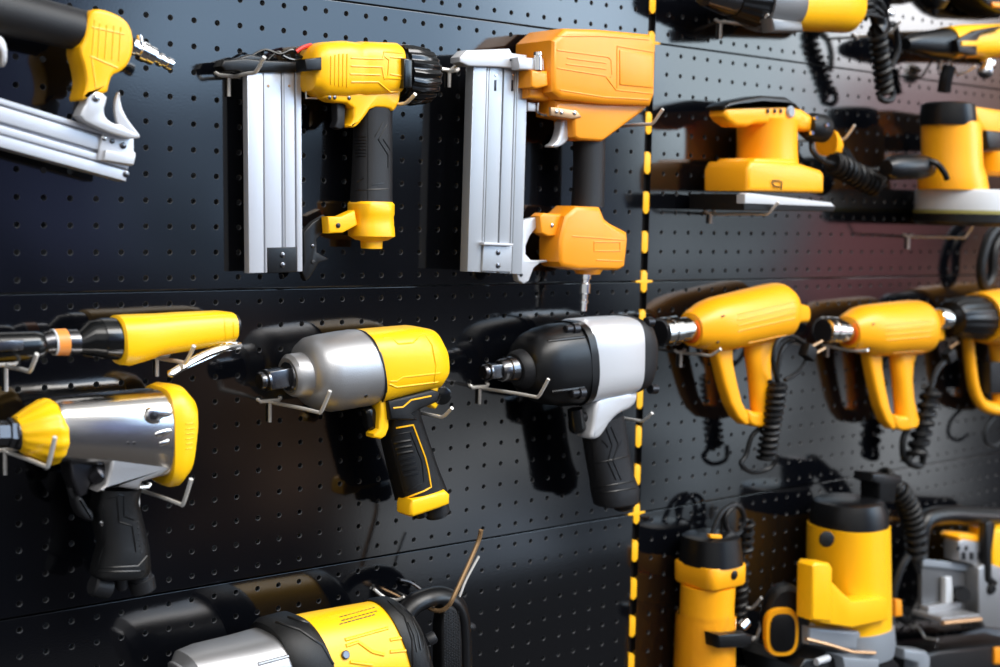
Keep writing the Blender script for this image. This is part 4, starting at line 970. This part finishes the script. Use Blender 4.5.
# ---- tools on the lowest row, bottom right
t = Thing('power_tool', 'dark tool with a pale grey front corner at the bottom edge, right of the router', 'power tool', Q(920, 690, 5))
t.part('body', MB().slab([(914, 656), (940, 650), (1020, 642), (1040, 700), (910, 700)], 10, 80, 6, at=78), BLK)
t.part('front_frame', MB().slab([(900, 648), (922, 650), (926, 656), (925, 690), (914, 690), (914, 662), (900, 658)], 74, 100, 3, at=92), GPL)
t.part('side_panel', MB().slab([(994, 648), (1010, 646), (1010, 664), (994, 664)], 76, 84, 2, at=82), ORG)
# ---------------------------------------------------------------- shop floor
mb = MB().raw([(-4000, -1402, 3100), (6000, -1402, 3100), (6000, -1402, -60), (-4000, -1402, -60)], [(0, 1, 2, 3)])
FLM = mat('floor_grey', (0.05, 0.045, 0.042), 0.8, var=0.2, spec=0.1)
o = link_mesh('floor', mb, FLM); o['kind'] = 'structure'
# ---------------------------------------------------------------- camera
cd = bpy.data.cameras.new('camera'); cam = bpy.data.objects.new('camera', cd); COL.objects.link(cam); SC.camera = cam
cd.sensor_width = 36; cd.sensor_fit = 'HORIZONTAL'; cd.lens = F / 1000 * 36
R3 = ROT.transposed()          # camera axes in (u,v,w)
def conv(v): return Vector((v[0], -v[2], v[1]))
cx, cy, cz = conv(R3.col[0]), conv(R3.col[1]), conv(R3.col[2])
M = Matrix.Identity(4)
for i in range(3):
    M[i][0] = cx[i]; M[i][1] = cy[i]; M[i][2] = cz[i]
M.translation = Wd(CAM); cam.matrix_world = M
cd.clip_start = 0.05
cd.dof.use_dof = True; cd.dof.focus_distance = 1.45; cd.dof.aperture_fstop = 4.0
# ---------------------------------------------------------------- shop light: sky-like surroundings of the hall
w = bpy.data.worlds.new('shop_surroundings'); SC.world = w; w.use_nodes = True
nt = w.node_tree; nt.nodes.clear()
out = nt.nodes.new('ShaderNodeOutputWorld'); bg = nt.nodes.new('ShaderNodeBackground'); nt.links.new(bg.outputs[0], out.inputs[0])
tc = nt.nodes.new('ShaderNodeTexCoord'); sp = nt.nodes.new('ShaderNodeSeparateXYZ'); nt.links.new(tc.outputs['Generated'], sp.inputs[0])
def math_(op, a, b=None):
    n = nt.nodes.new('ShaderNodeMath'); n.operation = op
    for k, x in ((0, a), (1, b)):
        if x is None: continue
        if hasattr(x, 'name') or hasattr(x, 'links'): nt.links.new(x, n.inputs[k])
        else: n.inputs[k].default_value = x
    return n.outputs[0]
D = 180 / PI
az = math_('MULTIPLY', math_('ARCTAN2', sp.outputs[0], math_('MULTIPLY', sp.outputs[1], -1.0)), D)
el = math_('MULTIPLY', math_('ARCSINE', sp.outputs[2]), D)
nz = nt.nodes.new('ShaderNodeTexNoise'); nz.inputs['Scale'].default_value = 5; nz.inputs['Detail'].default_value = 3
nt.links.new(tc.outputs['Generated'], nz.inputs['Vector'])
wob = math_('MULTIPLY', math_('SUBTRACT', nz.outputs['Fac'], 0.5), 8.0)
azw = math_('ADD', az, wob); elw = math_('ADD', el, math_('MULTIPLY', wob, 0.5))
def ss(x, a, b):
    n = nt.nodes.new('ShaderNodeMapRange'); n.interpolation_type = 'SMOOTHSTEP'
    nt.links.new(x, n.inputs[0]); n.inputs[1].default_value = a; n.inputs[2].default_value = b
    return n.outputs[0]
def window(x, a, b, s):
    return math_('MULTIPLY', ss(x, a - s, a + s), math_('SUBTRACT', 1.0, ss(x, b - s, b + s)))
acc = None
def add(col, k, a0, a1, sa, e0, e1, se):
    global acc
    m = math_('MULTIPLY', window(azw, a0, a1, sa), window(elw, e0, e1, se))
    n = nt.nodes.new('ShaderNodeMix'); n.data_type = 'RGBA'; n.blend_type = 'MIX'
    nt.links.new(m, n.inputs[0]); 
    if acc is None: n.inputs[6].default_value = (0.05, 0.05, 0.06, 1)
    else: nt.links.new(acc, n.inputs[6])
    n.inputs[7].default_value = (col[0] * k, col[1] * k, col[2] * k, 1)
    acc = n.outputs[2]
#    colour               gain  az range   soft   elevation  soft
BLOBS = [
    ((1, 1, 1),           0.50, -175, 175, 5, 14, 95, 9),       # pale ceiling
    ((1.0, 0.97, 0.93),   2.4,  -30, 60, 14, 32, 66, 8),        # rows of ceiling lamps
    ((0.95, 0.97, 1.0),   0.75,  -110, 5, 12, -5, 25, 7),        # hall behind the photographer
    ((0.10, 0.09, 0.085), 1.0, -175, 175, 5, -95, -26, 8),      # floor
    ((0.22, 0.27, 0.55),  0.75, 8, 26, 4, -6, 12, 3),           # left: navy
    ((0.50, 0.70, 1.0),   1.7,  24, 31, 2.5, -3.5, 4, 2.5),     # blue grey patch
    ((0.50, 0.72, 1.0),   4.6,  23, 46, 2.5, 4.4, 40, 1.6),     # slate blue strip
    ((0.62, 0.80, 1.0),   9.0,  38, 46, 2.5, 5.2, 34, 1.6),
    ((0.75, 0.90, 1.0),   6.0,  45.5, 54, 1, 2.0, 30, 2.5),
    ((0.97, 0.97, 1.0),   12.0,  53, 58, 2, 5.0, 18, 1.8),
    ((0.90, 0.62, 0.66),  2.6,  52, 58, 1.5, 2.2, 6.0, 1.4),
    ((0.85, 0.48, 0.34),  1.6,  57, 70, 1.8, -4, 8, 2),
    ((0.62, 0.25, 0.27),  1.3,  51.5, 56, 1.2, -4, 1.5, 1.5),
    ((0.75, 0.88, 1.0),   1.5,  45.5, 51.5, 1.2, -13.5, 1, 2),
    ((0.42, 0.55, 0.80),  0.7,  40, 45.5, 2, -2, 3, 2.5),
    ((0.06, 0.06, 0.07),   1.0, 18, 40, 3, -7, -3.2, 2),
    ((0.90, 0.95, 1.0),   2.7,  51, 57, 1.6, -14, -6.5, 1.8),
    ((0.90, 0.95, 1.0),   1.05, 34.5, 42, 1.6, -15.5, -7, 2),
    ((0.66, 0.80, 1.0),   1.1,  37, 45.5, 2, -19, -12, 2),
    ((0.9, 0.55, 0.35),   0.35, 26, 34, 2, -13, -6, 2.5),
]
for col_, k, a0, a1, sa, e0, e1, se in BLOBS: add(col_, k, a0, a1, sa, e0, e1, se)
# clutter of the hall: uneven light and dark shapes
nz2 = nt.nodes.new('ShaderNodeTexNoise'); nz2.inputs['Scale'].default_value = 11; nz2.inputs['Detail'].default_value = 4; nz2.inputs['Roughness'].default_value = 0.6
nt.links.new(tc.outputs['Generated'], nz2.inputs['Vector'])
mr = nt.nodes.new('ShaderNodeMapRange'); mr.interpolation_type = 'SMOOTHSTEP'
nt.links.new(nz2.outputs['Fac'], mr.inputs[0]); mr.inputs[1].default_value = 0.36; mr.inputs[2].default_value = 0.66; mr.inputs[3].default_value = 0.25; mr.inputs[4].default_value = 1.5
low = math_('SUBTRACT', 1.0, ss(el, -2.0, 5.0))
fac = math_('ADD', math_('MULTIPLY', low, mr.outputs[0]), math_('SUBTRACT', 1.0, low))
vm = nt.nodes.new('ShaderNodeVectorMath'); vm.operation = 'SCALE'; nt.links.new(acc, vm.inputs[0]); nt.links.new(fac, vm.inputs[3])
nt.links.new(vm.outputs[0], bg.inputs[0]); bg.inputs[1].default_value = 1.0
# ceiling lamp panels of the hall
def lamp(name, loc, size, energy, col, tgt, sy=None):
    l = bpy.data.lights.new(name, 'AREA'); l.energy = energy; l.size = size; l.color = col
    if sy: l.shape = 'RECTANGLE'; l.size_y = sy
    o = bpy.data.objects.new(name, l); COL.objects.link(o); o.location = loc
    d = Vector(tgt) - Vector(loc); o.rotation_euler = d.to_track_quat('-Z', 'Y').to_euler()
lamp('ceiling_lamp', (1.6, -2.0, 3.5), 1.9, 88, (1.0, 0.97, 0.93), (0.6, 0, 1.4), 1.2)
lamp('ceiling_lamp', (-0.3, -2.4, 3.5), 1.9, 38, (1.0, 0.97, 0.93), (0.5, 0, 1.4), 1.2)
vs = SC.view_settings; vs.view_transform = 'Standard'; vs.look = 'None'; vs.gamma = 1; vs.use_curve_mapping = False; vs.exposure = 0.0
